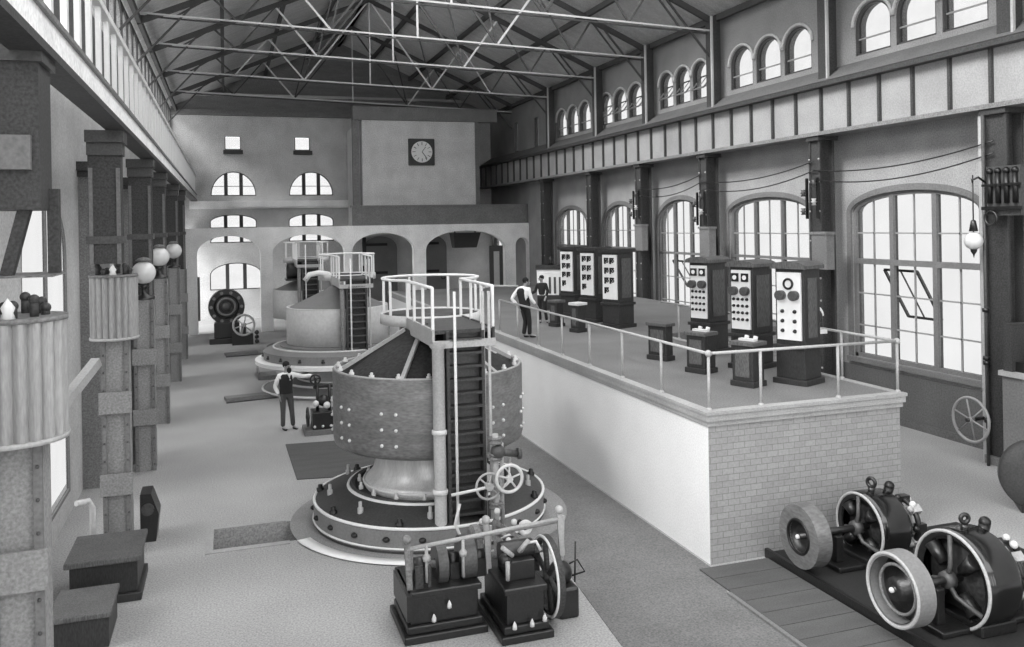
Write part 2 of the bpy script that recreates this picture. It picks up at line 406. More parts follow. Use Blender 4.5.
# doors under the arcade, arched leaves with strap hinges
for i, (x0, x1) in enumerate([(7.9, 9.9), (11.1, 13.0)]):
    e = struct(bpy.data.objects.new('door_%d' % (i+1), None)); COL.objects.link(e)
    pl = [(x0, 0), (x1, 0), (x1, 3.9)]+[((x0+x1)/2+(x1-x0)/2*cos(pi*k/10), 3.9+.7*sin(pi*k/10)) for k in range(1, 10)]+[(x0, 3.9)]
    MB().prism(pl, Matrix(((1,0,0,0),(0,0,-1,YF),(0,1,0,0),(0,0,0,1))), .12).build('leaf', 'frame', e)
    mb = MB()
    for z in (2.4, 4.1):
        mb.box((x0, YF-.2, z-.08), (x0+1.4, YF-.12, z+.08)); mb.box((x0-.1, YF-.22, z-.45), (x0+.12, YF-.1, z+.45))
    mb.build('strap_hinge', 'black', e)
    MB().torus((x1-.25, YF-.17, 2.0), (0, 1, 0), .12, .03, 16).build('handle', 'black', e)

# ceiling: two roof slopes from the first truss back, with purlins
mb = MB(); ys, ye = -4.0, YF+.3
def slope(m_, y0, y1, t0, t1, th=.15):
    for side in (-1, 1):
        xe = XL-.35 if side < 0 else XR+.35
        P_ = [(xe+(ridge_x-xe)*t, 12.0+(ridge_z-12.0)*t) for t in (t0, t1)]
        vs = [(P_[0][0], y0, P_[0][1]), (P_[1][0], y0, P_[1][1]), (P_[1][0], y1, P_[1][1]), (P_[0][0], y1, P_[0][1])]
        vs2 = [(v[0], v[1], v[2]+th) for v in vs]
        m_.add(vs+vs2, [(0,1,2,3),(7,6,5,4),(0,4,5,1),(2,6,7,3),(3,7,4,0),(1,5,6,2)])
light_gap = MB()
for (y0, y1, tt) in ((-4.0, 22.5, .6), (22.5, 27, .32), (27, 31, .54), (31, 35, .72), (35, 38.5, .9), (38.5, ye, 1.0)):
    slope(mb, y0, y1, 0, tt)
    if tt < 1 and y0 > 20: slope(light_gap, y0, y1, tt, 1.0, .01)  # unseen ridge opening, added to bring light down into the far hall
ceil = struct(mb.build('ceiling', 'roof'))
light_gap.build('light_gap_pane', 'clear_pane', ceil)
for side in (-1, 1):
    xe = XL if side < 0 else XR
    for t in (0.03, .3, .55, .8, 1.0):
        x = xe+(ridge_x-xe)*t; z = 12.0+(ridge_z-12.0)*t-.14
        MB().box((x-.07, ys, z-.12), (x+.07, YF, z+.08)).build('purlin', 'truss_dark', ceil)

# ------------------------------------------------------------------ far arcade and clock room on its gallery
arc = [(-1.35, 1.65, 0, 3.95, .9), (2.25, 5.85, 0, 3.95, .9), (6.25, 9.5, 0, 3.95, .9), (10.15, 14.6, 0, 3.9, 1.0), (15.2, 15.97, 0, 4.0, .45)]
g = thing('gallery', 'pale plastered arcade of wide arches carrying a gallery before the far wall', 'gallery', (0, 45, 0))
mA = lambda a, z, d: (a, d, z)
wall_mesh(mA, -1.9, 16.0, 0.001, 5.25, arc, .5).build('arcade_wall', 'arcade', g)
MB().box((-1.9, .5, 5.08), (15.98, 6.85, 5.22)).build('gallery_floor', 'floor_dark', g)
mb = MB().box((6.3, .05, 5.25), (15.95, .25, 6.2)); mb.box((6.2, -.02, 6.2), (15.95, .3, 6.3)); mb.build('parapet', 'steel_mid', g)
cr = thing('clock_room', 'plain pale boxed room on the gallery bearing the clock', 'room', (7.0, 46.0, 5.44))
mb = MB().box((0, 0, -.2), (6.25, 5.95, 5.45)); mb.build('wall_panel', 'clockwall', cr)
mb = MB().box((6.3, .2, 0), (6.55, .7, 6.0)); mb.box((-.45, .3, 0), (-.1, .7, 6.0)); mb.box((-.45, .1, 5.48), (7.6, .6, 6.2)); mb.build('post_and_shade_strip', 'steel_mid', cr)  # left strip stands in for shade on the side edge of the room
ck = thing('wall_clock', 'square dark cased wall clock with white dial on the far room wall', 'clock', (10.2, 45.99, 9.2))
MB().box((-.72, -.16, -.72), (.72, 0, .72)).build('case', 'steel_dark', ck, bevel=.03)
MB().cyl((0, -.16, 0), (0, -.19, 0), .58, n=32).build('dial', 'marble', ck)
mb = MB()
for k in range(12):
    a = k*pi/6; mb.bar((.36*sin(a), -.2, .36*cos(a)), (.52*sin(a), -.2, .52*cos(a)), .11, .02)
mb.build('hour_marks', 'black', ck)
MB().bar((0, -.21, 0), (.2, -.21, .26), .1, .02).build('hand', 'black', ck)
MB().bar((0, -.22, 0), (.27, -.22, -.36), .08, .02).build('hand', 'black', ck)
bn = thing('hopper', 'dark hanging hopper below the arch beside the door', 'hopper', (13.0, 47.5, 3.9))
mb = MB(); a = [(-.8, -.5, .85), (.8, -.5, .85), (.8, .5, .85), (-.8, .5, .85), (-.7, -.3, 0), (.6, -.3, 0), (.6, .3, 0), (-.7, .3, 0)]
mb.add(a, [(0,1,2,3),(4,7,6,5),(0,4,5,1),(1,5,6,2),(2,6,7,3),(3,7,4,0)]); mb.build('body', 'iron_grey', bn)
mb = MB(); mb.bar((-.6, 0, .8), (-.6, 0, 1.17), .06); mb.bar((.6, 0, .8), (.6, 0, 1.17), .06); mb.build('hanger', 'black', bn)

# ------------------------------------------------------------------ columns
colY = [13.72, 19.46, 25.2, 29.95, 34.7, 40.5]
nm = ['nearest', 'second', 'third', 'fourth', 'fifth', 'farthest']
for i, y in enumerate(colY):
    c = thing('iron_column', 'dark riveted iron column on the right wall, %s from the camera' % nm[i], 'column', (15.35, y, 0), 0, 'right wall columns')
    W = .2 if i else .26
    mb = MB().box((-.18, -W, 0), (-.12, W, 7.42)); mb.box((.22, -W, 0), (.28, W, 7.42)); mb.box((-.12, -.05, 0), (.22, .05, 7.42))
    for s in (-1, 1): mb.box((-.22, s*W-.03, 0), (-.18, s*W+.03, 7.42))
    mb.build('shaft', 'steel_dark', c)
    MB().box((-.26, -W-.08, 0.001), (.35, W+.08, .18)).build('base_plate', 'steel_mid', c)
    MB().box((-.28, -W-.06, 7.3), (.35, W+.06, 7.42)).build('capital', 'steel_dark', c)
    mb = MB().box((.12, -.2, 8.82), (.3, .2, 12.02)); mb.box((.3, -.1, 8.82), (.5, .1, 12.02)); mb.build('upper_shaft', 'steel_dark', c)
    MB().box((.05, -.26, 8.82), (.12, -.2, 12.0)).build('edge_strip', 'steel_light', c)
    if i == 0:
        MB().box((-.2, .3, 0.001), (-.1, .42, 7.3)).build('side_strip', 'steel_light', c)
        pass
    else:
        mb = None
        for z in (.6, 1.2, 1.8, 3.0, 3.6, 4.6, 5.4, 6.2, 6.8):
            for s in (-1, 1):
                if mb is None: mb = MB().ball((0, 0, 0), .03, 6).build('rivet', 'steel_light', c)
                else: mb = copy_one(mb, c)
                mb.location = (-.225, s*W, z)
# boxes and switch gear on the columns
for i, (y, z, gz) in enumerate([(19.46, 3.85, 5.6), (25.2, 4.0, 5.45), (29.95, 4.1, 5.7)]):
    t = thing('switch_box', 'plain grey metal box on the %s right column' % nm[i+1], 'box', (15.05, y-.42, z))
    MB().box((-.15, -.3, 0), (.12, .3, .95)).build('casing', 'frame', t, bevel=.02)
    MB().box((-.18, -.33, .93), (.13, .33, 1.0)).build('lid', 'steel_mid', t)
    t = thing('insulator_rack', 'dark cluster of insulators and brackets on the %s right column' % nm[i+1], 'electrical gear', (15.05, y, gz))
    mb = MB()
    for s in (-1, 1):
        mb.bar((0, s*.22, -.4), (0, s*.22, .7), .06)
    mb.build('bracket', 'black', t)
    for k in range(4):
        mb = MB().lathe([(.001, -.09), (.07, -.09), (.04, -.03), (.09, 0), (.04, .03), (.07, .09), (.001, .09)], Matrix.Translation((-.12, (-.22 if k % 2 else .22), -.2+.25*k)), 12)
        mb.build('insulator', 'steel_light' if k == 1 else 'iron_grey', t)
t = thing('switch_gear', 'dark electric control gear high on the nearest right column', 'electrical gear', (14.98, 13.45, 5.2))
mb = MB().box((-.1, -.55, 0), (.1, .25, 1.0)); mb.build('backing', 'iron_grey', t)
mb = MB()
for k in range(4):
    mb.cyl((-.12, -.45+.2*k, .25), (-.12, -.45+.2*k, .85), .055, n=10); mb.ball((-.12, -.45+.2*k, .9), .075, 8)
mb.bar((-.16, -.6, .15), (-.16, .3, .15), .07); mb.bar((-.16, -.6, .62), (-.16, .3, .62), .05); mb.build('contacts', 'black', t)
MB().torus((-.16, .1, -.05), (1, 0, 0), .14, .03, 16).build('ring_handle', 'iron', t)
t = thing('arc_lamp', 'hanging arc lamp with white glass globe on a bracket at the right column', 'lamp', (14.75, 13.62, 4.5))
mb = MB().tube([(.3, .2, 1.35), (.1, .25, 1.5), (-.02, .3, 1.45), (0, .3, 1.4)], .025); mb.cyl((0, .3, .35), (0, .3, 1.55), .014, n=8); mb.build('bracket', 'iron', t)
MB().lathe([(.02, .62), (.05, .6), (.09, .38), (.02, .38)], Matrix.Translation((0, .3, 0)), 12).build('cap', 'iron', t)
MB().ball((0, .3, .18), .185, 14).build('globe', 'globe_glass', t)
MB().lathe([(.07, .0), (.06, -.06), (.02, -.12), (.001, -.2)], Matrix.Translation((0, .3, .02)), 12).build('finial', 'iron', t)
t = thing('conduit', 'slim dark conduit pipe running up beside the nearest right column', 'pipe', (14.98, 13.86, 0))
MB().cyl((0, 0, 0.001), (0, 0, 7.3), .035, n=10).build('pipe', 'iron_grey', t)
for z in (.9, 2.1, 2.2, 3.2): MB().cyl((0, 0, z), (0, 0, z+.08), .07, n=10).build('coupling', 'iron', t)
def spoked_wheel(parent, c, R, r, spokes, m, ax='x', hub=.06, name='wheel', w=None):
    mb = MB(); ax_v = {'x': (1, 0, 0), 'y': (0, 1, 0)}[ax]
    if w:
        M = Matrix.Translation(c) @ (RX if ax == 'x' else Matrix.Rotation(-pi/2, 4, 'X'))
        mb.lathe([(R, -w/2), (R, w/2), (R-r, w/2), (R-r, -w/2), (R, -w/2)], M, 40, smooth=False)
    else: mb.torus(c, ax_v, R, r, 36)
    for k in range(spokes):
        a = 2*pi*k/spokes+.3
        d = (0, cos(a), sin(a)) if ax == 'x' else (cos(a), 0, sin(a))
        mb.cyl(c, [c[i]+d[i]*(R-r*.5) for i in range(3)], max(r*.55, .014), n=8)
    h = [c[i]-ax_v[i]*hub for i in range(3)]; h2 = [c[i]+ax_v[i]*hub for i in range(3)]
    mb.cyl(h, h2, hub, n=14)
    return mb.build(name, m, parent)
t = thing('handwheel', 'large six spoked handwheel low on the right column', 'wheel', (14.8, 14.12, .92))
spoked_wheel(t, (0, 0, 0), .46, .032, 6, 'frame_thin')
MB().cyl((-.12, 0, 0), (.4, 0, 0), .04, n=10).build('spindle', 'iron', t)

# ------------------------------------------------------------------ crane girders
gr = thing('crane_girder', 'pale riveted plate girder running above the right columns', 'girder', (15.0, 9.0, 7.42))
MB().box((.28, -12.0, .1), (.42, 42.95, 1.28)).build('web_plate', 'girder', gr)
MB().box((.02, -12.0, 0), (.6, 42.95, .1)).build('bottom_flange', 'steel_mid', gr)
MB().box((.02, -12.0, 1.28), (.6, 42.95, 1.4)).build('top_flange', 'steel_dark', gr)
st = None; y = .55; k = 0
while y < 42.8:
    if st is None: st = MB().box((.2, -.035, .1), (.28, .035, 1.28)).build('stiffener', 'steel_dark', gr); st.location = (0, y, 0)
    else: copy_one(st, gr, (0, y, 0))
    y += 1.08
gl = thing('crane_girder', 'pale plate girder on brackets along the left wall', 'girder', (-1.72, 7.0, 6.87))
MB().box((0, -11, .0), (.22, 44.9, .28)).build('web_plate', 'arcade', gl)
MB().box((-.04, -11, .28), (.26, 44.9, .33)).build('top_flange', 'steel_mid', gl)
MB().box((-.04, -11, -.08), (.26, 44.9, 0)).build('bottom_flange', 'steel_dark', gl)
bl = thing('balustrade', 'tall pale slatted railing running along the left crane girder', 'railing', (-1.56, 8.0, 7.201))
MB().box((-.05, -5, .98), (.06, 43.5, 1.07)).build('top_rail', 'steel_pale', bl)
MB().box((-.04, -5, 0), (.04, 43.5, .06)).build('bottom_rail', 'steel_light', bl)
st = None
for k in range(50):
    y = .3+k*.86
    if st is None: st = MB().box((-.03, -.07, .06), (.03, .07, .98)).build('baluster', 'white_paint', bl); st.location = (0, y, 0)
    else: copy_one(st, bl, (0, y, 0))

# left wall pilasters with capitals
pil = [19.6, 25.2, 31.0, 36.3, 43.0]
for i, y in enumerate(pil):
    c = thing('wall_pilaster', 'dark grey pier against the left wall with moulded capital, %s one' % nm[i], 'pier', (-2.8, y, 0), 0, 'left wall piers')
    MB().box((.001, -.4, 0), (.45, .4, 6.3)).build('shaft', 'steel_mid', c)
    mb = MB().box((.001, -.5, 6.3), (.55, .5, 6.42)); mb.box((.001, -.6, 6.42), (.65, .6, 6.6)); mb.build('capital', 'steel_dark', c)

# left riveted posts
def lattice_post(y, h, label, rich):
    c = thing('riveted_post', label, 'post', (-1.7, y, 0))
    mb = MB().box((-.2, -.18, 0.001), (-.15, .18, h)); mb.box((.15, -.18, 0.001), (.2, .18, h)); mb.box((-.15, -.16, 0.001), (.15, -.12, h)); mb.box((-.15, .12, 0.001), (.15, .16, h))
    mb.build('shaft', 'post_grey', c)
    mb = MB()
    for s in (-1, 1): mb.box((s*.17-.035, -.22, 0.001), (s*.17+.035, -.18, h))
    mb.build('edge_angle', 'frame', c)
    for z in ([.9, 2.2] if rich else [1.0, 2.3]):
        MB().box((-.24, -.255, z), (.24, -.22, z+.34)).build('cover_plate', 'post_grey', c)
    z = .15; o = None
    while z < h-.1:
        for x in (-.17, .17):
            o = copy_one(o, c) if o else MB().ball((0, 0, 0), .018, 6).build('rivet', 'iron_grey', c)
            o.location = (x, -.225, z)
        z += .28
    return c
def sleeve(x, y, R, label):
    s = thing('fluted_drum', label, 'drum', (x, y, 3.48))
    n = 160; ring = [R-.03+.05*abs(cos(10*2*pi*k/n))*R/.34 for k in range(n)]
    mb = MB(); vs = []
    for z in (0, .99): vs += [(ring[k]*cos(2*pi*k/n), ring[k]*sin(2*pi*k/n), z) for k in range(n)]
    mb.add(vs, [(k, (k+1) % n, n+(k+1) % n, n+k) for k in range(n)]+[tuple(range(n, 2*n)), tuple(reversed(range(n)))], False)
    mb.build('fluted_jacket', 'corrugated', s)
    for z in (-.02, .98): MB().cyl((0, 0, z), (0, 0, z+.04), R+.03, n=40).build('rim', 'steel_light' if z < 0 else 'steel_mid', s)
    for k in range(9):
        a = 2*pi*k/9; mb = MB().cyl((.24*cos(a), .24*sin(a), 1.0), (.24*cos(a), .24*sin(a), 1.08+.04*(k % 3)), .035, n=8); mb.ball((.24*cos(a), .24*sin(a), 1.08+.04*(k % 3)), .045, 8)
        mb.build('terminal', 'steel_dark', s)
    mb = MB().lathe([(.001, 0), (.06, 0), (.04, .06), (.055, .1), (.03, .14), (.001, .18)], Matrix.Translation((.02, -R+.08, 1.01)), 12); mb.build('porcelain_knob', 'white_paint', s)
    return s
lattice_post(8.35, 3.45, 'riveted steel post in the left foreground with flat cover plates', True)
sleeve(-1.7, 8.2, .38, 'huge fluted metal drum cut off by the left edge of the photo')
c = thing('iron_column', 'broad dark column rising from the fluted drum at the left edge', 'column', (-2.26, 8.75, 4.8))
mb = MB().box((-.5, -.25, 0), (-.1, .25, 2.0)); mb.box((.25, -.2, .0), (.8, .5, 0.02)); mb.build('lower_strut', 'steel_mid', c)
MB().box((-.7, -.25, .6), (.72, .3, 2.0)).build('shaft', 'steel_dark', c)
MB().box((-.7, -.32, .95), (.66, -.25, 1.25)).build('collar_plate', 'frame', c)
mb = MB().bar((.62, -.1, .8), (.42, -.1, 0.02), .12, .1); mb.bar((.75, .2, .8), (.75, .2, 0.02), .1); mb.bar((.1, .2, .8), (.1, .2, 0.02), .2); mb.build('diagonal_brace', 'steel_dark', c)
MB().box((-.7, -.29, 1.9), (.76, .34, 2.05)).build('capital', 'iron_grey', c)
lattice_post(15.2, 3.45, 'riveted steel post under the smaller fluted drum at left', False)
sleeve(-1.72, 15.2, .34, 'smaller fluted metal drum standing on the second left post')
for i, y in enumerate([15.2, 20.5, 25.2, 31.8, 37.2]):
    c = thing('iron_column', 'dark bracketed iron column under the left girder, %s one' % nm[i], 'column', (-1.8, y+(-.1 if i == 0 else .5), 0), 0, 'left girder columns')
    z0 = 4.68 if i == 0 else 0.001
    MB().box((-.24, -.15, z0), (.24, .15, 6.4)).build('shaft', 'steel_dark', c)
    mb = MB().box((-.26, -.3, 6.6), (.3, .25, 6.785)); mb.box((-.25, -.2, 6.4), (.27, .2, 6.6)); mb.box((-.27, -.19, 5.0), (.27, .19, 5.12)); mb.build('bracket', 'iron_grey', c)
    for s in (-1, 1): MB().box((s*.2-.03, -.18, z0), (s*.2+.03, -.15, 6.2)).build('edge_strip', 'frame', c)
t = thing('diagonal_brace', 'pale timber brace slanting down from the second left post', 'brace', (-1.95, 14.9, 0))
MB().bar((0, 0, 3.15), (-.76, -1.9, 2.1), .14, .14).build('board', 'steel_light', t)
for i, (y, rr) in enumerate([(20.35, .25), (25.1, .26), (31.8, .27)]):
    lattice_post(y, [3.7, 3.9, 3.9][i], 'pale riveted post carrying the %s lamp globe' % ['nearest', 'middle', 'farthest'][i], False)
    t = thing('lamp_globe', '%s round glass lamp globe standing on a left post' % ['nearest', 'middle', 'farthest'][i], 'lamp', (-1.7, y, [3.7, 3.9, 3.9][i]))
    MB().lathe([(.22, 0), (.22, .06), (.07, .1), (.06, .24), (.12, .3), (.001, .32)], None, 16).build('stem', 'iron', t)
    MB().ball((0, 0, .58), rr, 16).build('globe', 'globe_glass', t)
    MB().lathe([(.001, .92), (.1, .9), (.17, .84), (.1, .82)], None, 16).build('cap', 'steel_mid', t)
lattice_post(37.2, 3.6, 'farthest pale riveted post in the left row, without a globe', False)
t = thing('pipe_bend', 'pale bent pipe rising beside the left floor box', 'pipe', (-1.75, 14.9, 0))
MB().tube([(-.25, -.3, 0.001), (-.25, -.3, .95), (-.3, -.35, 1.08), (-.45, -.5, 1.1)], .045).build('pipe', 'steel_pale', t)
t = thing('valve_casting', 'dark angular iron casting at the foot of the second left post', 'casting', (-1.3, 15.75, 0))
MB().prism([(-.12, 0), (.12, 0), (.17, .45), (.05, .8), (-.12, .8)], Matrix(((1,0,0,0),(0,0,1,-.2),(0,1,0,0),(0,0,0,1))), .5).build('body', 'iron', t)
MB().cyl((0, -.25, .55), (0, -.2, .55), .1, n=14).build('flange', 'iron_grey', t)

# floor boxes at left
t = thing('floor_chest', 'larger dark low timber chest on the floor at left', 'chest', (-1.62, 13.65, 0))
mb = MB().box((-.55, -.5, .001), (.42, .62, .12)); mb.box((-.5, -.45, .12), (.37, .58, .56)); mb.build('body', 'wood_dark', t, bevel=.015)
MB().box((-.56, -.52, .56), (.42, .64, .64)).build('lid', 'wood_grey', t, bevel=.015)
t = thing('floor_chest', 'smaller dark timber step box in front of the larger chest', 'chest', (-1.78, 12.1, 0))
MB().box((-.35, -.28, .001), (.32, .6, .38)).build('body', 'wood_dark', t, bevel=.015)
MB().box((-.38, -.31, .38), (.35, .63, .45)).build('lid', 'wood_grey', t, bevel=.015)

# cables between right columns
cab = 0
for i in range(3):
    ya, yb = colY[i], colY[i+1]
    for k in range(2):
        cab += 1
        pts = [(15.1, ya+(yb-ya)*u, 6.75-.25*k-.26*4*u*(1-u)*(.8+.2*k)-(0.25*u)) for u in [j/14 for j in range(15)]]
        tag(MB().tube(pts, .016, 6).build('overhead_cable', 'iron'), '%s slack overhead cable between the %s and %s right columns' % (['upper', 'lower'][k], nm[i], nm[i+1]), 'cable', 'slack cables along the right wall')

# ------------------------------------------------------------------ roof trusses
for i, y in enumerate([25.2, 30.0, 34.7, 40.5, 46.3]):
    last = ['nearest', 'second', 'third', 'fourth', 'rearmost'][i]
    t = thing('roof_truss', 'steel roof truss with pale tie rod, %s in the row' % last, 'truss', (ridge_x, y, 0), 0, 'roof trusses')
    HL = XL+.2-ridge_x; HR = XR-.45-ridge_x
    zt = 11.55; ztl = 12.2; top = ridge_z-.35
    def tie(x): return ztl+(zt-ztl)*(x-HL)/(HR-HL)
    def raf(x): return top-(top-12.0)*abs(x)/(HR if x > 0 else -HL)
    for s, xe in ((-1, HL), (1, HR)):
        MB().bar((xe, 0, raf(xe)-.1), (0, 0, top), .1, .2).build('rafter', 'truss_dark', t)
        P = [.25, .5, .75]
        pts_r = [(xe*p, 0, raf(xe*p)-.1) for p in P]; pts_t = [(xe*p, 0, tie(xe*p)) for p in (.33, .66)]
        seg = [((0, 0, top), pts_t[0]), (pts_r[0], pts_t[0]), (pts_r[1], pts_t[0]), (pts_r[1], pts_t[1]), (pts_r[2], pts_t[1]), (pts_r[2], (xe*.87, 0, tie(xe*.87)))]
        for j, (a, b) in enumerate(seg):
            MB().bar(a, b, .055 if j % 2 else .07).build('strut', 'truss_light' if (i == 3 and j in (0, 3)) or j == 2 and i != 0 else 'truss_dark', t)
        MB().bar((xe, 0, 10.6), (xe*.8, 0, raf(xe*.8)-.1), .06).build('knee_brace', 'truss_dark', t)
    MB().bar((0, 0, top), (0, 0, tie(0)), .06).build('king_rod', 'truss_light', t)
    MB().bar((HL, -.05, ztl), (HR, -.05, zt), .05, .055).build('tie_rod', 'truss_light', t)
    MB().bar((HL, .12, ztl-.06), (HR, .12, zt-.06), .04, .05).build('tie_rod', 'truss_dark', t)

# ------------------------------------------------------------------ switchboard platform
PX0, PX1, PY0, PY1, PH = 6.87, 10.48, 11.4, 38.0, 2.31
t = thing('masonry_platform', 'long raised masonry platform with white side and brick end', 'platform', (0, 0, 0))
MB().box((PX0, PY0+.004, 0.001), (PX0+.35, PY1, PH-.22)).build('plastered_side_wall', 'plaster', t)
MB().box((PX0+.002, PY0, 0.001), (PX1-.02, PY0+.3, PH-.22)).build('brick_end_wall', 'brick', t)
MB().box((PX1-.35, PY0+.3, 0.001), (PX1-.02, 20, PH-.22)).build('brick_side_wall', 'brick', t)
mb = MB().box((PX0-.03, PY0-.03, PH-.22), (PX1+.02, PY1, PH-.14)); mb.box((PX0-.06, PY0-.06, PH-.14), (PX1+.05, PY1, PH-.04)); mb.build('cornice', 'stone', t)
mb = MB().box((PX0-.02, PY0-.02, PH-.04), (PX1+.02, PY1, PH)); mb.box((PX1+.02, 19.8, PH-.22), (15.0, PY1, PH)); mb.build('deck', 'platform_floor', t)
mb = MB().box((PX0-.08, PY0-.08, PH-.04), (PX0+.1, PY1, PH+.012)); mb.box((PX0+.1, PY0-.08, PH-.04), (PX1+.07, PY0+.1, PH+.012)); mb.box((PX1-.08, PY0+.1, PH-.04), (PX1+.07, 19.8, PH+.012)); mb.build('coping', 'stone', t)
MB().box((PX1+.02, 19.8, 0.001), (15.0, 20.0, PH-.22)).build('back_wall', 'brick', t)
r = thing('guard_railing', 'thin pipe railing around the edge of the switchboard platform', 'railing', (0, 0, PH))
rh = .87; rx = PX0+.06; ry = PY0+.06; rr = PX1+.0
mb = MB().cyl((rx, ry, rh), (rx, 21.9, rh), .024, n=10); mb.cyl((rx, ry, rh), (rr, ry, rh-.02), .024, n=10); mb.cyl((rr, ry, rh-.02), (rr, 19.6, rh-.02), .024, n=10)
mb.ball((rx, ry, rh), .055, 8); mb.ball((rr, ry, rh-.02), .05, 8); mb.build('handrail', 'steel_light', r)
ps = MB().cyl((0, 0, 0.013), (0, 0, rh), .024, n=10).lathe([(.045, 0.013), (.045, .03), (.024, .05)], None, 10).build('post', 'steel_light', r)
pos = [(rx, ry+1.5*k) for k in range(0, 8)]+[(7.85, ry), (9.3, ry), (rr, ry), (rr, ry+1.35), (rr, ry+2.7), (rr, ry+4.2), (rr, ry+5.7), (rr, ry+7.2)]
ps.location = (pos[0][0], pos[0][1], 0)
for p in pos[1:]: copy_one(ps, r, (p[0], p[1], 0))
t = thing('bent_pipe_rail', 'pale bent pipe hoop rail behind the man on the platform', 'railing', (7.9, 25.2, PH))
MB().tube([(-.4, .5, 0), (-.4, .5, .75), (-.32, .45, .92), (-.1, .3, .98), (.6, -.2, .98)], .035).build('pipe', 'steel_light', t)

# cabinets
def cabinet(loc, rz, label, W, D, H, desk, style):
    """local x: along the face, local -y: the face looks this way"""
    t = thing('control_cabinet', label, 'cabinet', loc, rz)
    h0 = .62
    mb = MB().box((-W/2-.05, -.05, 0.001), (W/2+.05, D+.05, .1)); mb.box((-W/2, 0, .1), (W/2, D, h0)); mb.build('plinth', 'wood_dark', t, bevel=.01)
    mb = MB().box((-W/2-.04, -.04, h0), (W/2+.04, D+.04, h0+.07)); mb.box((-W/2, .01, h0+.07), (W/2, D, H-.14)); mb.build('body', 'wood_dark', t, bevel=.01)
    for s in (-1, 1): MB().box((s*(W/2+.008)-.008, .12, h0+.2), (s*(W/2+.008)+.008, D-.12, H-.3)).build('side_panel', 'wood_grey', t)
    # curved cornice
    if style == 'breaker':
        MB().box((-W/2-.05, -.06, H-.14), (W/2+.05, D+.06, H-.04)).build('cornice', 'wood_dark', t)
    else:
        pl = [(-W/2-.06, 0), (W/2+.06, 0), (W/2+.06, .06)]+[((W/2+.04)*cos(pi*k/8), .06+.07*sin(pi*k/8)) for k in range(1, 8)]+[(-W/2-.06, .06)]
        MB().prism(pl, Matrix(((1,0,0,0),(0,0,1,-.06),(0,1,0,H-.14),(0,0,0,1))), D+.12).build('cornice', 'wood_grey', t)
    mp_ = MB().box((-W/2+.05, -.03, h0+.16), (W/2-.05, .012, H-.2)).build('marble_panel', 'marble', t, label='white marble instrument panel')
    hz = H-.2
    if style == 'grid':
        for s in (-1, 1):
            mb = MB().box((s*.11-.075, -.06, hz-.22), (s*.11+.075, -.03, hz-.06)); mb.build('gauge_frame', 'black', mp_)
            MB().cyl((s*.11, -.06, hz-.14), (s*.11, -.068, hz-.14), .045, n=16).build('gauge_dial', 'marble', mp_)
        rows = 4
        for r_ in range(rows):
            for c_ in range(4):
                MB().lathe([(.03, 0), (.03, .02), (.018, .05), (.001, .055)], Matrix.Translation((-.15+.1*c_, -.03, hz-.56-.13*r_)) @ Matrix.Rotation(pi/2, 4, 'X'), 8).build('switch', 'black', mp_)
    elif style == 'ring':
        MB().torus((0, -.04, hz-.2), (0, 1, 0), .085, .02, 20).build('gauge_frame', 'black', mp_)
        for r_ in range(3):
            for c_ in (-.12, .12):
                MB().lathe([(.035, 0), (.035, .02), (.02, .05), (.001, .055)], Matrix.Translation((c_, -.03, hz-.68-.17*r_)) @ Matrix.Rotation(pi/2, 4, 'X'), 8).build('switch', 'black', mp_)
    else:
        for r_ in range(4):
            for c_ in (-.1, .1):
                if r_ == 3 and c_ > 0: continue
                mb = MB().box((c_-.07, -.06, hz-.25-.27*r_), (c_-.03, -.03, hz-.08-.27*r_)); mb.box((c_-.07, -.06, hz-.12-.27*r_), (c_+.07, -.03, hz-.08-.27*r_)); mb.torus((c_+.03, -.04, hz-.17-.27*r_), (0, 1, 0), .035, .016, 12, 6)
                mb.build('breaker', 'black', mp_)
    if style != 'breaker':
        for s in (-1, 1):
            MB().cyl((s*.13, -.03, hz-.4), (s*.13, -.14, hz-.4), .085, n=18).build('knob', 'iron_grey', mp_)
    return t
RZ = radians(-68)
cabinet((9.34, 12.74, PH), RZ, 'nearest dark control cabinet with a ring gauge and few switches', .56, .52, 2.16, False, 'ring')
cabinet((9.46, 14.4, PH), RZ, 'middle one of three near dark control cabinets', .52, .66, 2.12, True, 'grid')
cabinet((9.72, 16.4, PH), RZ, 'farthest of three near dark control cabinets, before the open window', .52, .66, 2.12, True, 'grid')
cabinet((9.98, 21.5, PH), RZ, 'rightmost of three tall far switch panels', .62, .6, 2.2, False, 'breaker')
cabinet((10.0, 23.1, PH), RZ, 'middle of three tall far switch panels', .62, .6, 2.2, False, 'breaker')
cabinet((10.05, 24.8, PH), RZ, 'leftmost of three tall far switch panels', .62, .6, 2.2, False, 'breaker')
def pedestal(loc, rz, W, D, H, label, lid='wood_grey'):
    t = thing('control_pedestal', label, 'cabinet', loc, rz)
    mb = MB().box((-W/2-.03, -D/2-.03, 0.001), (W/2+.03, D/2+.03, .1)); mb.box((-W/2, -D/2, .1), (W/2, D/2, H-.07)); mb.build('body', 'wood_dark', t, bevel=.01)
    MB().box((-W/2-.04, -D/2-.04, H-.07), (W/2+.04, D/2+.04, H)).build('top', lid, t, bevel=.01)
    MB().box((-W/2+.07, -D/2-.012, .17), (W/2-.07, -D/2, H-.15)).build('door', 'wood_grey', t)
    return t
def desk(loc, label):
    t = pedestal(loc, RZ, .42, .34, .78, label)
    MB().box((-.16, -.05, .781), (.16, .06, .82)).build('lever_plate', 'steel_pale', t)
    for k in (-.1, .08): MB().cyl((k, .1, .781), (k, .13, .85), .04, n=10).build('push_button', 'steel_pale', t)
desk((8.62, 12.95, PH), 'dark control desk with white levers before the middle near cabinet')
desk((8.58, 14.45, PH), 'dark control desk with white levers before the farthest near cabinet')
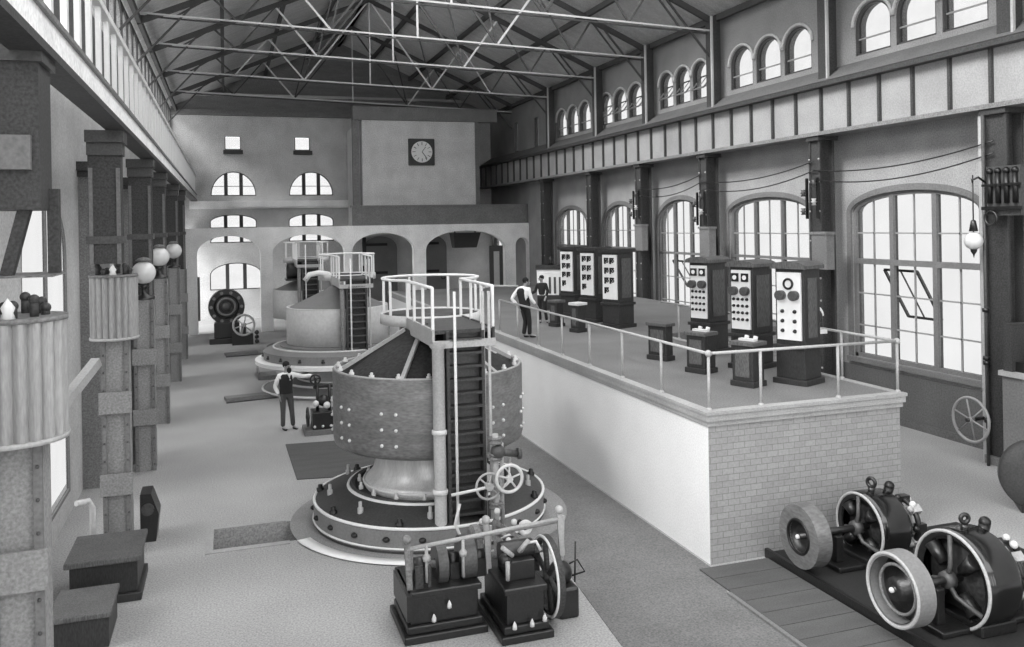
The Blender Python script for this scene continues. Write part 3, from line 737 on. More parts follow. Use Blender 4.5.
pedestal((8.6, 16.1, PH), RZ, .48, .22, .78, 'lone low dark cabinet on the platform between the groups')
pedestal((8.84, 21.1, PH), RZ, .28, .28, .78, 'low dark pedestal with pale top before the far panels', 'steel_pale')
pedestal((8.78, 22.5, PH), RZ, .28, .28, .74, 'low dark pedestal beside the dark suited man')
t = thing('control_board', 'white fronted control board with dark slots behind the standing man', 'switchboard', (10.25, 26.8, PH), radians(-30))
MB().box((-.45, 0, 0.001), (.45, .3, .5)).build('base', 'wood_dark', t)
MB().box((-.45, 0, .5), (.45, .3, 1.35)).build('board', 'marble', t)
mb = MB()
for k in range(3): mb.box((-.05+.17*k, -.02, .55), (.02+.17*k, 0, 1.1))
mb.build('slots', 'iron_grey', t)
MB().box((-.48, -.03, 1.35), (.48, .33, 1.5)).build('cornice', 'wood_dark', t)
MB().lathe([(.001, 0), (.12, 0), (.06, .08), (.1, .16), (.05, .24), (.001, .3)], Matrix.Translation((0, .15, 1.5)), 12).build('finial', 'black', t)
t = thing('instrument_stand', 'pale instrument with dark ring on a stand by the nearest cabinet', 'instrument', (10.25, 13.3, PH))
MB().lathe([(.14, 0.001), (.14, .04), (.04, .08), (.035, .7), (.001, .72)], None, 14).build('stand', 'iron', t)
MB().box((-.2, -.15, .78), (.2, .15, .85)).build('table', 'white_paint', t)
MB().cyl((0, 0, .7), (0, 0, .8), .1, n=14).build('collar', 'iron', t)
MB().torus((0, 0, 1.08), (.5, 1, 0), .14, .04, 20).build('ring', 'iron', t)
MB().torus((0, .03, 1.1), (.5, 1, 0), .19, .03, 20, 8, 0, pi).build('guard', 'white_paint', t)
MB().ball((0, 0, 1.06), .09, 10).build('core', 'iron_grey', t)
for z in (.15, .35, .55): MB().ball((.03, -.03, z), .055, 8).build('insulator', 'white_paint', t)


# ------------------------------------------------------------------ turbine generators
def bolt_ring(parent, name, n, R, z, m, r=.04, h=.12, a0=0, tall=False):
    o = None
    for k in range(n):
        a = a0+2*pi*k/n; p = (R*cos(a), R*sin(a), z)
        if o is None:
            o = MB().lathe([(r, 0), (r, h*.5), (r*.6, h*.55), (r*.6, h), (.001, h+.01)], None, 8).build(name, m, parent); o.location = p
        else: copy_one(o, parent, p)
def generator_main(loc):
    t = thing('turbine_generator', 'large foreground generator with riveted grey drum on a stepped round base', 'generator', loc)
    MB().lathe([(.001, .006), (2.47, .006), (2.47, .022), (.001, .022)], None, 72, smooth=False).build('floor_ring', 'floor_ring', t)
    MB().lathe([(2.26, .022), (2.49, .022), (2.49, .03), (2.26, .03), (2.26, .022)], None, 72, a0=radians(195), a1=radians(285)).build('floor_edging', 'white_paint', t)
    base = MB().lathe([(2.06, .02), (2.06, .40), (1.98, .44), (1.42, .62), (1.42, .3)], None, 72, smooth=False).build('base_casting', 'base_iron', t)
    MB().lathe([(2.063, .06), (2.063, .38)], None, 72).build('base_band', 'flange', t)
    MB().torus((0, 0, .41), (0, 0, 1), 2.05, .028, 72).build('base_edge', 'white_paint', t)
    MB().torus((0, 0, .10), (0, 0, 1), 2.07, .018, 72).build('base_edge', 'white_paint', t)
    MB().lathe([(1.46, .42), (1.46, .60), (1.40, .66), (1.34, .62), (1.34, .56), (1.1, .58)], None, 64, smooth=False).build('inner_ring', 'base_iron', t)
    MB().torus((0, 0, .60), (0, 0, 1), 1.45, .035, 64).build('inner_edge', 'white_paint', t)
    MB().lathe([(1.16, .58), (1.2, .66), (1.12, .74), (1.02, .86), (.97, 1.0), (.95, 1.2), (.98, 1.4)], None, 64).build('pedestal', 'polished', t)
    MB().torus((0, 0, .68), (0, 0, 1), 1.18, .025, 64).build('pedestal_edge', 'white_paint', t)
    bolt_ring(base, 'stud', 16, 1.27, .6, 'steel_pale', .04, .12, .1)
    bolt_ring(base, 'holding_bolt', 9, 1.78, .48, 'steel_light', .05, .2, .3)
    bolt_ring(base, 'lug', 9, 1.98, .43, 'black', .07, .12, .05)
    o = None
    for k in range(22):
        a = 2*pi*(k+.5)/22
        if o is None: o = MB().ball((0, 0, 0), .065, 8, (1, 1, .7)).build('hand_hole', 'black', base)
        else: o = copy_one(o, base)
        o.location = (2.06*cos(a), 2.06*sin(a), .24)
    MB().cyl((.1, -1.05, .6), (.1, -1.05, 1.4), .1, n=16).build('gate_rod', 'polished', t)
    MB().lathe([(.22, .6), (.22, .66), (.14, .68), (.14, 1.02), (.001, 1.02)], Matrix.Translation((.1, -1.05, 0)), 16).build('rod_guide', 'steel_light', t)
    drum = MB().lathe([(.9, 1.37), (1.60, 1.37), (1.68, 1.42), (1.70, 1.50), (1.70, 2.68), (1.67, 2.71), (1.60, 2.70), (1.58, 2.56)], None, 96).build('drum', 'drum', t)
    MB().torus((0, 0, 2.70), (0, 0, 1), 1.665, .022, 80).build('drum_rim', 'steel_light', t)
    MB().lathe([(1.59, 2.58), (1.3, 2.78), (.75, 3.12), (.42, 3.28), (.40, 3.34), (.001, 3.34)], None, 64).build('top_cone', 'drum_inside', t)
    for k in range(6):
        a = radians(182)+k*pi/3
        MB().bar((1.62*cos(a), 1.62*sin(a), 2.68), (.42*cos(a), .42*sin(a), 3.34), .07, .06).build('cone_highlight_bar', 'steel_light', t)  # pale bars added to imitate the bright outline of the cone
    bolt_ring(drum, 'rim_bolt', 20, 1.60, 2.70, 'steel_pale', .045, .08, .1)
    o = None
    for k in range(11):
        for da in (-.075, .075):
            for z in (1.62, 1.88, 2.14):
                a = radians(-92.5)+2*pi*k/11+da
                if o is None: o = MB().ball((0, 0, 0), .03, 8, (1, 1, 1)).build('rivet', 'steel_pale', drum)
                else: o = copy_one(o, drum)
                o.location = (1.71*cos(a), 1.71*sin(a), z)
    return t
C1 = (3.45, 15.3, 0)
generator_main(C1)
def generator_far(loc, label, full):
    t = thing('turbine_generator', label, 'generator', loc)
    if full:
        base = MB().lathe([(2.4, 0.005), (2.4, .1), (2.1, .14), (1.7, .17), (1.7, .27), (1.3, .32), (1.3, .36), (.001, .36)], None, 60, smooth=False).build('base_casting', 'flange', t)
        for (R, z) in ((2.4, .1), (1.7, .27), (1.3, .36)): MB().torus((0, 0, z), (0, 0, 1), R, .035, 60).build('base_edge', 'white_paint', base)
        MB().lathe([(1.1, .36), (.98, .42), (.92, .95)], None, 40).build('pedestal', 'drum_pale', t)
        MB().lathe([(.5, .92), (2.62, .92), (2.62, 1.03), (2.2, 1.05)], None, 64, smooth=False).build('lower_plate', 'white_paint', t)
        fl_ = MB().lathe([(2.36, 1.03), (2.36, 1.3), (2.1, 1.4), (1.85, 1.42), (1.85, 1.47), (1.5, 1.5)], None, 64, smooth=False).build('flange_ring', 'flange', t)
        MB().torus((0, 0, 1.41), (0, 0, 1), 2.05, .03, 60).build('flange_edge', 'steel_pale', fl_)
        bolt_ring(fl_, 'hand_hole', 20, 2.36, 1.12, 'black', .06, .1)
    else:
        MB().lathe([(1.9, 0.005), (1.9, .3), (1.0, .4), (.9, 1.3), (1.2, 1.4)], None, 48, smooth=False).build('base_casting', 'base_iron', t)
    R = 1.63
    dr = MB().lathe([(1.3, 1.46), (R, 1.5), (R, 2.62), (R-.05, 2.66), (R-.1, 2.6)], None, 64).build('drum', 'drum_pale', t)
    MB().lathe([(R-.1, 2.64), (.32, 3.2), (.3, 3.28), (.001, 3.28)], None, 48).build('top_cone', 'flange', t)
    MB().torus((0, 0, 2.64), (0, 0, 1), R-.02, .025, 60).build('drum_rim', 'steel_pale', dr)
    return t
generator_far((3.45, 28.5, 0), 'pale drum generator with wide white base plates, behind the standing man', True)
generator_far((3.45, 37.0, 0), 'farthest pale generator drum, nearest the arcade', False)
t = thing('exciter', 'small dark exciter with white ring on top of the farthest drum', 'machine', (2.7, 36.4, 3.05))
MB().cyl((-.35, 0, .35), (.35, 0, .35), .38, n=24).build('body', 'iron', t)
MB().cyl((-.38, -.0, .35), (-.36, 0, .35), .2, n=20).build('end_cap', 'white_paint', t)
MB().box((-.4, -.4, 0), (.4, .4, .08)).build('bed', 'iron', t)
mb = MB().cyl((.45, -.1, .1), (.75, -.1, .1), .3, n=20); mb.cyl((.4, -.1, .1), (.8, -.1, .1), .08, n=10); mb.build('pulley', 'iron', t)
t = thing('steam_elbow', 'white curved pipe elbow over the pale generator drum', 'pipe', (3.2, 28.9, 3.2))
MB().tube([(-.75, 0, .25), (-.6, 0, .45), (-.3, 0, .5), (0, 0, .45), (.15, 0, .25), (.2, 0, 0)], .09).build('pipe', 'white_paint', t)

# ladder towers with deck and railing
def tower(loc, z, label, dark='steel_dark', near=True, lean=0):
    """origin: foot of the ladder, left post; z = deck height"""
    t = thing('inspection_ladder', label, 'ladder', loc); dk = None
    if near:
        MB().lathe([(.16, 0.03), (.16, .1), (.1, .12), (.1, z-.3), (.14, z-.25), (.14, z-.2)], Matrix.Translation((.0, 0, 0)), 16).build('support_post', 'steel_light', t)
        for q in (.95, 1.9): MB().lathe([(.1, q-.04), (.125, q-.03), (.125, q+.03), (.1, q+.04)], None, 16).build('post_collar', 'steel_pale', t)
    else:
        MB().cyl((0, 0, .03), (0, 0, z-.2), .07, n=12).build('support_post', 'steel_mid', t)
    MB().cyl((.25, -.12, .03), (.25, -.12, z+.62), .024, n=10).build('handrail_post', 'steel_pale', t)
    for x in (.74, .84): MB().cyl((x, -.05, .03), (x, -.05, z+.6), .026, n=10).build('handrail_post', 'steel_light', t)
    for x in (.12, .70): MB().box((x, -.08, .03), (x+.05, .12, z-.02)).build('stringer', dark, t)
    MB().box((.17, .10, .35), (.70, .12, z-.04)).build('gap_darkening_sheet', 'iron_grey' if near else dark, t)  # dark sheet added behind the treads to make the gaps read dark
    o = None; q = .35
    while q < z-.1:
        if o is None: o = MB().box((.17, -.09, -.02), (.70, .1, .02)).build('step', 'steel_dark' if near else 'iron_grey', t); o.location = (0, 0, q)
        else: copy_one(o, t, (0, 0, q))
        q += .215
    # deck: straight walk and round end
    cx, cy, R = .52, 2.75, .92
    mb = MB().box((-.06, -.02, z-.06), (.9, 2.2, z)); mb.lathe([(.001, z-.06), (R, z-.06), (R, z), (.001, z)], Matrix.Translation((cx, cy, 0)), 40); mb.build('deck', dark, t)
    MB().box((-.1, -.04, z-.26), (-.06, 2.1, z+.02)).build('side_beam', 'steel_light', t)
    MB().box((.9, -.04, z-.22), (.94, 2.1, z+.02)).build('side_beam', 'steel_dark', t)
    MB().box((-.1, -.09, z-.28), (.94, -.04, z-.16)).build('front_beam', 'steel_light', t)
    MB().lathe([(R+.0, z-.16), (R+.04, z-.16), (R+.04, z+.03), (R, z+.03), (R, z-.16)], Matrix.Translation((cx, cy, 0)), 40).build('rim_beam', 'steel_pale', t)
    for s in (-.5, .4): MB().cyl((cx+s, cy+.3, z-.75), (cx+s, cy+.3, z-.05), .05, n=8).build('deck_strut', 'steel_light', t)
    rh = .68
    P = [(-.08, .0), (-.08, .7), (-.08, 1.4), (-.08, 2.0)]
    A0 = radians(228)
    for k in range(5): a = A0-k*radians(50)-radians(24); P.append((cx+R*cos(a), cy+R*sin(a)))
    P2 = [(.92, 2.0), (.92, 1.3), (.92, .65), (.92, 0)]
    P += P2
    po = None
    for i, p in enumerate(P):
        if po is None: po = MB().box((-.022, -.022, 0), (.022, .022, rh)).build('railing_post', 'white_paint', t); po.location = (p[0], p[1], z)
        else: copy_one(po, t, (p[0], p[1], z))
    rail = []
    for p in P[:4]: rail.append((p[0], p[1], z+rh))
    for k in range(13): a = A0-k*radians(22); rail.append((cx+R*cos(a), cy+R*sin(a), z+rh))
    for p in P2: rail.append((p[0], p[1], z+rh))
    MB().tube(rail, .027, 8).build('railing', 'white_paint', t)
    MB().box((.02, .9, z), (.05, .96, z+.02)).build('deck_clip', dark, t)
    return t
tower((3.19, 13.4, 0), 3.52, 'dark ladder with white railed deck against the foreground generator')
tower((3.36, 26.6, 0), 3.6, 'ladder with white railings at the second pale generator', near=False)
tower((2.75, 35.0, 0), 3.9, 'far railed ladder deck beside the farthest generator drum', near=False)

# valve column beside the ladder
t = thing('valve_column', 'vertical valve gear with handwheels standing before the ladder', 'valve', (3.98, 12.95, 0))
mb = MB().cyl((0, 0, 0.001), (0, 0, 1.9), .05, n=12); mb.cyl((.1, 0, .45), (.1, 0, 1.75), .035, n=10); mb.build('pipe', 'steel_light', t)
mb = MB()
for z in (.35, .78, 1.55, 1.8): mb.lathe([(.05, z-.05), (.11, z-.05), (.11, z-.02), (.075, z), (.11, z+.02), (.11, z+.05), (.05, z+.05)], None, 14)
mb.build('flange', 'steel_mid', t)
mb = MB().ball((.03, -.02, 1.62), .12, 10); mb.cyl((.05, -.02, 1.62), (.35, -.02, 1.56), .06, n=10); mb.lathe([(.001, 0), (.09, 0), (.09, .05), (.001, .05)], Matrix.Translation((.36, -.02, 1.56)) @ RX, 14); mb.build('valve_body', 'iron_grey', t)
spoked_wheel(t, (.17, -.16, 1.22), .21, .028, 5, 'steel_pale', 'y', .05, 'handwheel')
spoked_wheel(t, (-.15, -.1, 1.12), .2, .02, 6, 'steel_light', 'y', .06, 'star_handle')
mb = MB(); mb.bar((-.35, -.18, .55), (.18, -.22, .12), .1, .08); mb.bar((-.1, -.15, .6), (.3, -.2, .3), .06); mb.build('linkage', 'steel_mid', t)
MB().torus((.42, -.15, .42), (0, 1, 0), .085, .04, 16).build('eye', 'steel_pale', t)
mb = MB().tube([(-.62, -.1, .9), (-.7, -.1, .6), (-.6, -.12, .35), (-.3, -.13, .25), (0, -.1, .4)], .025); mb.cyl((-.75, -.1, 1.05), (0, -.1, 1.12), .025, n=8); mb.build('curved_pipe', 'steel_pale', t)
for p in ((-.3, -.2, .62), (.05, -.2, .42), (.22, -.2, .55), (-.05, -.2, .75), (.3, -.15, .2), (.12, -.22, .28)): MB().ball(p, .05, 8).build('grease_cup', 'steel_pale', t)

# governor machine in the foreground: two pedestals with pulleys, rods and flywheel
t = thing('governor_engine', 'dark two-pedestal governor engine with pulleys and flywheel in the foreground', 'machine', (0, 0, 0))
def ped(x0, x1, y0, y1, h):
    mb = MB().box((x0-.1, y0-.1, 0.001), (x1+.1, y1+.1, .1)); mb.box((x0-.05, y0-.05, .1), (x1+.05, y1+.05, .2)); mb.box((x0, y0, .2), (x1, y1, h-.08)); mb.box((x0-.04, y0-.04, h-.08), (x1+.04, y1+.04, h))
    mb.build('pedestal', 'iron', t, bevel=.015)
ped(2.12, 3.0, 10.62, 11.45, .62); ped(3.25, 3.74, 10.2, 11.2, .66)
for p in ((2.4, 10.55, .28), (2.6, 10.55, .42), (3.32, 10.12, .22), (3.55, 10.12, .22), (3.72, 10.12, .26)):
    MB().lathe([(.001, -.04), (.03, -.04), (.03, 0), (.018, .03), (.001, .06)], Matrix.Translation(p), 8).build('lubricator', 'steel_pale', t)
for (x, y, z, R, wd) in ((2.58, 10.95, .80, .26, .13), (2.93, 10.95, .84, .28, .17)):
    mb = MB().lathe([(.07, -wd/2), (R-.06, -wd/2), (R, -wd/2), (R, wd/2), (R-.06, wd/2), (.07, wd/2)], Matrix.Translation((x, y, z)) @ RX, 36, smooth=False)
    mb.build('pulley', 'iron_grey', t)
mb = MB().lathe([(.06, -.06), (.2, -.06), (.26, -.02), (.26, .06), (.06, .06)], Matrix.Translation((3.12, 11.2, .88)) @ RX, 36, smooth=False); mb.build('pulley', 'steel_mid', t)
MB().cyl((2.2, 10.95, .8), (4.05, 10.95, .8), .05, n=12).build('shaft', 'steel_mid', t)
for x in (2.3, 2.75, 3.1):
    mb = MB().box((x-.06, 10.82, .6), (x+.06, 11.08, .82)); mb.lathe([(.001, -.07), (.1, -.07), (.1, .07), (.001, .07)], Matrix.Translation((x, 10.95, .82)) @ RX, 14); mb.build('bearing', 'iron', t)
MB().box((2.05, 10.5, .3), (2.12, 11.4, .62)).build('end_bracket', 'iron', t)
spoked_wheel(t, (3.97, 10.65, .55), .52, .07, 6, 'steel_dark', 'x', .08, 'flywheel', w=.09)
MB().torus((3.93, 10.65, .55), (1, 0, 0), .5, .022, 40).build('flywheel_rim', 'steel_pale', t)
MB().cyl((3.55, 10.65, .62), (4.05, 10.65, .55), .05, n=12).build('flywheel_shaft', 'iron_grey', t)
mb = MB().box((3.35, 10.4, .66), (3.7, 10.9, .9)); mb.cyl((3.3, 10.65, .95), (3.75, 10.65, .95), .13, n=18); mb.ball((3.32, 10.45, .92), .09, 8); mb.build('gear_housing', 'iron', t, bevel=.01)
for (a, b) in (((3.4, 10.4, .98), (3.25, 10.35, 1.12)), ((3.5, 10.45, 1.0), (3.62, 10.4, 1.15)), ((3.3, 10.3, .72), (3.3, 10.3, .95))):
    MB().cyl(a, b, .03, n=8).build('lever', 'steel_light', t)
MB().tube([(3.55, 10.5, .98), (3.62, 10.45, 1.1), (3.72, 10.4, 1.12), (3.78, 10.4, 1.0)], .02).build('oil_pipe', 'steel_pale', t)
for (a, b, r_) in (((2.1, 10.7, 1.13), (4.2, 10.75, 1.24), .026), ((2.55, 10.95, 1.05), (4.3, 10.95, 1.14), .026)):
    MB().cyl(a, b, r_, n=10).build('control_rod', 'steel_light', t)
for (x, y, zt) in ((2.1, 10.7, 1.25), (4.18, 10.75, 1.36), (3.2, 10.9, 1.3)):
    mb = MB().bar((x, y, zt-.05), (x+.03, y, .6 if x < 4 else .75), .05, .07); mb.bar((x+.08, y+.05, zt-.1), (x+.05, y+.05, .65), .03); mb.ball((x, y, zt), .06, 8); mb.build('rocker_arm', 'steel_light' if x > 3 else 'steel_mid', t)
for x in (2.35, 2.83):
    mb = MB().cyl((x, 10.7, .68), (x, 10.7, 1.16), .022, n=8); mb.lathe([(.001, 0), (.045, 0), (.055, .05), (.02, .09), (.02, .13), (.001, .13)], Matrix.Translation((x, 10.7, .95)), 10); mb.build('valve_stem', 'steel_light', t)
mb = MB().box((2.2, 10.68, .62), (2.3, 10.72, .9)); mb.box((2.36, 10.68, .62), (2.4, 10.72, .9)); mb.build('slide_frame', 'steel_dark', t)
mb = MB().box((4.08, 10.5, 0.001), (4.35, 11.2, .4)); mb.ball((4.2, 10.8, .5), .17, 10); mb.build('side_casting', 'iron', t, bevel=.03)
MB().cyl((4.45, 10.9, .3), (4.47, 10.9, .85), .012, n=6).build('indicator_rod', 'iron', t)
MB().tube([(4.35, 10.9, .55), (4.47, 10.85, .62), (4.6, 10.9, .42), (4.35, 10.9, .38)], .014, 6).build('indicator_arm', 'iron', t)

# small governor behind the standing man
t = thing('governor_engine', 'small dark governor machine on a plinth behind the foreground drum, left', 'machine', (2.25, 22.3, 0))
MB().box((-.45, -.35, 0.001), (.6, .5, .12)).build('plinth', 'frame', t)
MB().box((-.25, -.25, .12), (.5, .35, .55)).build('pedestal', 'iron', t, bevel=.02)
for x in (-.2, .0, .2): MB().ball((x, -.27, .2), .035, 6).build('lubricator', 'steel_pale', t)
spoked_wheel(t, (-.35, -.05, .42), .22, .03, 5, 'iron', 'x', .05, 'flywheel')
mb = MB().cyl((-.1, 0, .55), (-.1, 0, 1.2), .04, n=8); mb.cyl((.2, 0, .55), (.2, 0, 1.2), .04, n=8); mb.bar((-.2, 0, 1.15), (.4, 0, 1.15), .06); mb.ball((.05, 0, .8), .15, 10); mb.build('column_frame', 'iron', t)
mb = MB().ball((-.15, -.1, .75), .08, 8); mb.ball((.12, -.15, .7), .09, 8); mb.build('porcelain', 'white_paint', t)
spoked_wheel(t, (-.15, -.05, 1.35), .12, .022, 4, 'iron', 'y', .04, 'handwheel')
MB().cyl((-.15, 0, 1.1), (-.15, -.05, 1.38), .025, n=8).build('wheel_stem', 'iron', t)

# ------------------------------------------------------------------ motor generators, right foreground
t = thing('bed_plate', 'dark iron bed plate under the two right foreground motors', 'base plate', (0, 0, 0))
MB().box((7.86, 5.5, 0.001), (11.5, 11.3, .1)).build('plate', 'bed_iron', t)
MB().box((7.80, 5.5, 0.001), (7.86, 11.36, .14)).build('edge_angle', 'iron', t)
def motor(loc, label, spoke, R, eye):
    t = thing('electric_motor', label, 'motor', loc)
    # pulley
    pr, pw, zc = (.45, .24, .6) if not spoke else (.45, .24, .66)
    M = Matrix.Translation((.10, 0, zc)) @ RX
    if spoke:
        MB().lathe([(pr-.06, -pw/2), (pr, -pw/2), (pr, pw/2), (pr-.06, pw/2), (pr-.07, -pw/2)], M, 56, smooth=False).build('pulley_rim', 'flange', t)
        MB().torus((.10-pw/2, 0, zc), (1, 0, 0), pr-.025, .022, 56).build('pulley_edge', 'steel_light', t)
        MB().lathe([(.05, -.1), (.14, -.1), (.16, .02), (.3, .08), (pr-.05, .1)], M, 48).build('pulley_web', 'iron', t)
        MB().torus((.06, 0, zc), (1, 0, 0), pr-.16, .02, 40).build('pulley_ring', 'steel_mid', t)
    else:
        MB().lathe([(.23, .0), (.23, -pw/2), (pr, -pw/2), (pr, pw/2), (.2, pw/2)], M, 56, smooth=False).build('pulley_rim', 'drum', t)
        MB().lathe([(.04, -.02), (.22, 0), (.235, -.12)], M, 32).build('pulley_web', 'iron', t)
        MB().torus((.10-pw/2, 0, zc), (1, 0, 0), .24, .022, 40).build('pulley_ring', 'black', t)
    MB().ball((-.03, 0, zc), .035, 10).build('hub_cap', 'steel_pale', t)
    MB().cyl((-.02, 0, zc), (1.6, 0, zc), .05, n=16).build('shaft', 'iron', t)
    # field frame: ring open toward the pulley
    zf = zc; dx = .27 if not spoke else .1; F = Matrix.Translation((.80+dx, 0, zf)) @ RX
    ff = MB().lathe([(R-.12, .02), (R-.06, -.02), (R, .0), (R+.01, .1), (R, .45), (R-.06, .55), (R-.16, .64), (R-.3, .68)], F, 64).build('field_frame', 'enamel', t)
    MB().torus((.79+dx, 0, zf), (1, 0, 0), R-.02, .022, 64).build('frame_edge', 'steel_light', ff)
    mb = MB().lathe([(.001, .14), (R-.1, .16), (R-.1, .3)], F, 48); mb.build('inner_shield', 'drum_inside', t)
    for k in range(4):
        a = pi/4+k*pi/2; mb = MB().cyl((.83+dx, (R-.13)*cos(a), zf+(R-.13)*sin(a)), (.83+dx, .2*cos(a), zf+.2*sin(a)), .1, .07, n=12)
        mb.build('pole_piece', 'iron', ff)
    mb = MB()
    for k in range(3):
        a = pi/2+k*2*pi/3; mb.tube([(.72+dx, 0, zc), (.72+dx, .22*cos(a+.3), zf+.22*sin(a+.3)), (.78+dx, (R-.05)*cos(a), zf+(R-.05)*sin(a))], .03)
    mb.lathe([(.001, -.05), (.1, -.05), (.12, .06), (.001, .06)], Matrix.Translation((.72+dx, 0, zc)) @ RX, 18); mb.build('bearing_spider', 'iron_grey', t)
    # commutator end
    MB().cyl((1.45+dx, 0, zf), (1.75+dx, 0, zf), .22, n=28).build('commutator', 'polished', t)
    MB().torus((1.58+dx, 0, zf), (1, 0, 0), .33, .04, 28).build('brush_ring', 'iron', t)
    for k in range(8):
        a = k*pi/4; mb = MB().cbox((0, 0, 0), (.16, .09, .12), Matrix.Translation((1.60+dx, .34*cos(a), zf+.34*sin(a))) @ Matrix.Rotation(a, 4, 'X')); mb.ball((1.50+dx, .36*cos(a), zf+.36*sin(a)), .05, 8)
        mb.build('brush_holder', 'steel_light' if k % 2 else 'iron', t)
    mb = MB().cyl((1.3+dx, 0, zf+R-.1), (1.35+dx, 0, zf+R+.02), .07, n=10); mb.ball((1.35+dx, 0, zf+R+.04), .075, 10); mb.build('terminal_knob', 'black', t)
    for k in range(12): MB().ball((1.36+dx+.11*(k % 4), -.22+.07*(k % 6), zf+R-.2-.09*(k % 3)), .05, 8).build('terminal', ['steel_pale', 'black', 'steel_light'][k % 3], t)
    mb = MB().box((.45, -.3, .101), (1.75+dx, .3, .18)); mb.box((.9, -R*.75, .101), (1.35+dx, R*.75, .25)); mb.box((.55, -.12, .18), (.68, .12, zc-.04)); mb.box((1.8, -.12, .1), (1.95, .12, zf)); mb.build('foot', 'iron', t, bevel=.02)
    mb = MB().cyl((1.02+dx, 0, zf+R-.02), (1.02+dx, 0, zf+R+.06), .05, n=10)
    mb.torus((1.02+dx, 0, zf+R+.13), (1, .3, 0) if eye else (1, 0, 0), .065, .028, 16) if eye else mb.torus((1.02+dx, 0, zf+R+.13), (.3, 1, 0), .05, .028, 16)
    mb.build('lifting_eye', 'iron', ff)
    return t
motor((7.82, 10.53, 0), 'farther right motor with thick solid-faced pulley beside the brick wall', False, .51, True)
motor((7.66, 8.5, 0), 'nearest right motor with hollow pulley at the bottom corner', True, .6, False)
t = thing('disc_motor', 'dark round machine cover cut by the right edge of the photo', 'machine', (13.4, 11.35, 0), radians(-38))
MB().lathe([(.001, -.12), (.3, -.1), (.58, -.04), (.62, .0), (.62, .14), (.5, .2), (.001, .2)], Matrix.Translation((0, 0, .64)) @ Matrix.Rotation(-pi/2, 4, 'X') , 56).build('cover', 'cover_dark', t)
MB().box((-.3, -.1, 0.001), (.4, .5, .12)).build('foot', 'iron', t)
MB().cyl((0, .2, .64), (0, .9, .64), .4, n=30).build('body', 'iron', t)
MB().box((-.2, .2, .1), (.2, .85, .4)).build('saddle', 'iron', t)

# right edge cabinet with small wheel machine
t = thing('panelled_cabinet', 'grey panelled cabinet partly cut by the right edge', 'cabinet', (14.82, 12.85, 0))
mb = MB().box((0, 0, 0.001), (1.0, .5, 1.98)); mb.build('body', 'frame', t, bevel=.01)
MB().box((-.06, -.06, 1.98), (1.06, .54, 2.08)).build('top', 'steel_light', t)
MB().box((.2, -.015, 1.1), (.9, 0, 1.75)).build('door', 'steel_mid', t); MB().box((.2, -.015, .15), (.9, 0, .95)).build('door', 'steel_mid', t)
MB().ball((.13, -.03, 1.85), .05, 8).build('knob', 'iron', t)
t = thing('wheel_valve', 'dark spoked wheel machine on top of the panelled cabinet', 'valve', (15.05, 13.1, 2.081))
MB().box((-.25, .0, 0), (.6, .2, .95)).build('backing', 'steel_dark', t)
mb = MB().box((-.15, -.18, .0), (.5, .0, .2)); mb.cyl((.15, -.2, .1), (.15, -.2, .45), .05, n=10); mb.build('body', 'iron', t)
spoked_wheel(t, (.2, -.24, .42), .2, .025, 6, 'iron', 'y', .05, 'handwheel')

struct(MB().box((px0, py0, -.499), (px1, py1, -.45)).build('trim_13', 'wood_dark'))  # dark sheet laid on the pit bottom to imitate the shade inside
# ------------------------------------------------------------------ floor covers
def cover(name, label, pts, m, z=.012, cat='cover'):
    me = MB(); n = len(pts)
    me.add([(p[0], p[1], 0.002) for p in pts]+[(p[0], p[1], z) for p in pts], [tuple(range(n)), tuple(reversed(range(n, 2*n)))]+[(i, (i+1) % n, n+(i+1) % n, n+i) for i in range(n)])
    return tag(me.build(name, m), label, cat)
cover('floor_plate', 'grey rectangular floor plate beside the foreground generator base', [(1.29, 21.3), (3.2, 21.1), (3.2, 17.95), (1.32, 18.25)], 'floor_dark', .02)
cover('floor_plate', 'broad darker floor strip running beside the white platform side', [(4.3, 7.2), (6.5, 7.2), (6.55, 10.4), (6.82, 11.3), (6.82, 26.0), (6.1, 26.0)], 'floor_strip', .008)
t = thing('plank_cover', 'dark plank trench cover between the platform corner and the bed plate', 'floor cover', (0, 0, 0))
for k in range(12):
    MB().box((6.6, 6.6+k*.39, .009), (7.78, 6.975+k*.39, .03)).build('plank', 'floor_dark', t)
MB().box((6.52, 6.5, .009), (6.58, 10.4, .04)).build('kerb', 'frame', t)
mb = MB().box((px0-.12, py0-.14, .002), (.93, py0, .015)); mb.box((px0-.12, py1, .002), (.93, py1+.1, .015)); mb.box((px0-.12, py0, .002), (px0, py1, .015))
tag(mb.build('pit_kerb', 'stone'), 'pale stone kerb framing the open floor pit at left', 'kerb')
t = thing('pit_support', 'small dark iron foot inside the open floor pit', 'support', (.05, 15.0, -.5))
mb = MB().box((-.2, -.12, 0), (.3, .12, .08)); mb.box((-.15, -.08, .08), (.0, .08, .3)); mb.build('bracket', 'black', t)
for (loc, L, lb) in (((-.1, 37.3, 0), 1.3, 'farther dark bar lying on the floor'), ((-.1, 27.6, 0), 1.6, 'nearer dark bar lying on the floor behind the man')):
    t = thing('floor_rail', lb, 'rail', loc, radians(10))
    MB().box((0, -.35, 0.001), (L, .1, .1)).build('bar', 'steel_mid', t); MB().box((-.05, -.6, 0.001), (L+.2, -.55, .04)).build('edging', 'iron_grey', t)
t = thing('tool_tray', 'small dark three-sided tray on the floor left of the man', 'tray', (1.35, 31.5, 0))
mb = MB().box((-.3, -.8, 0.001), (.3, .8, .03)); mb.box((-.36, -.8, 0.001), (-.3, .8, .25)); mb.box((-.3, -.86, 0.001), (.3, -.8, .15)); mb.build('tray', 'steel_mid', t)

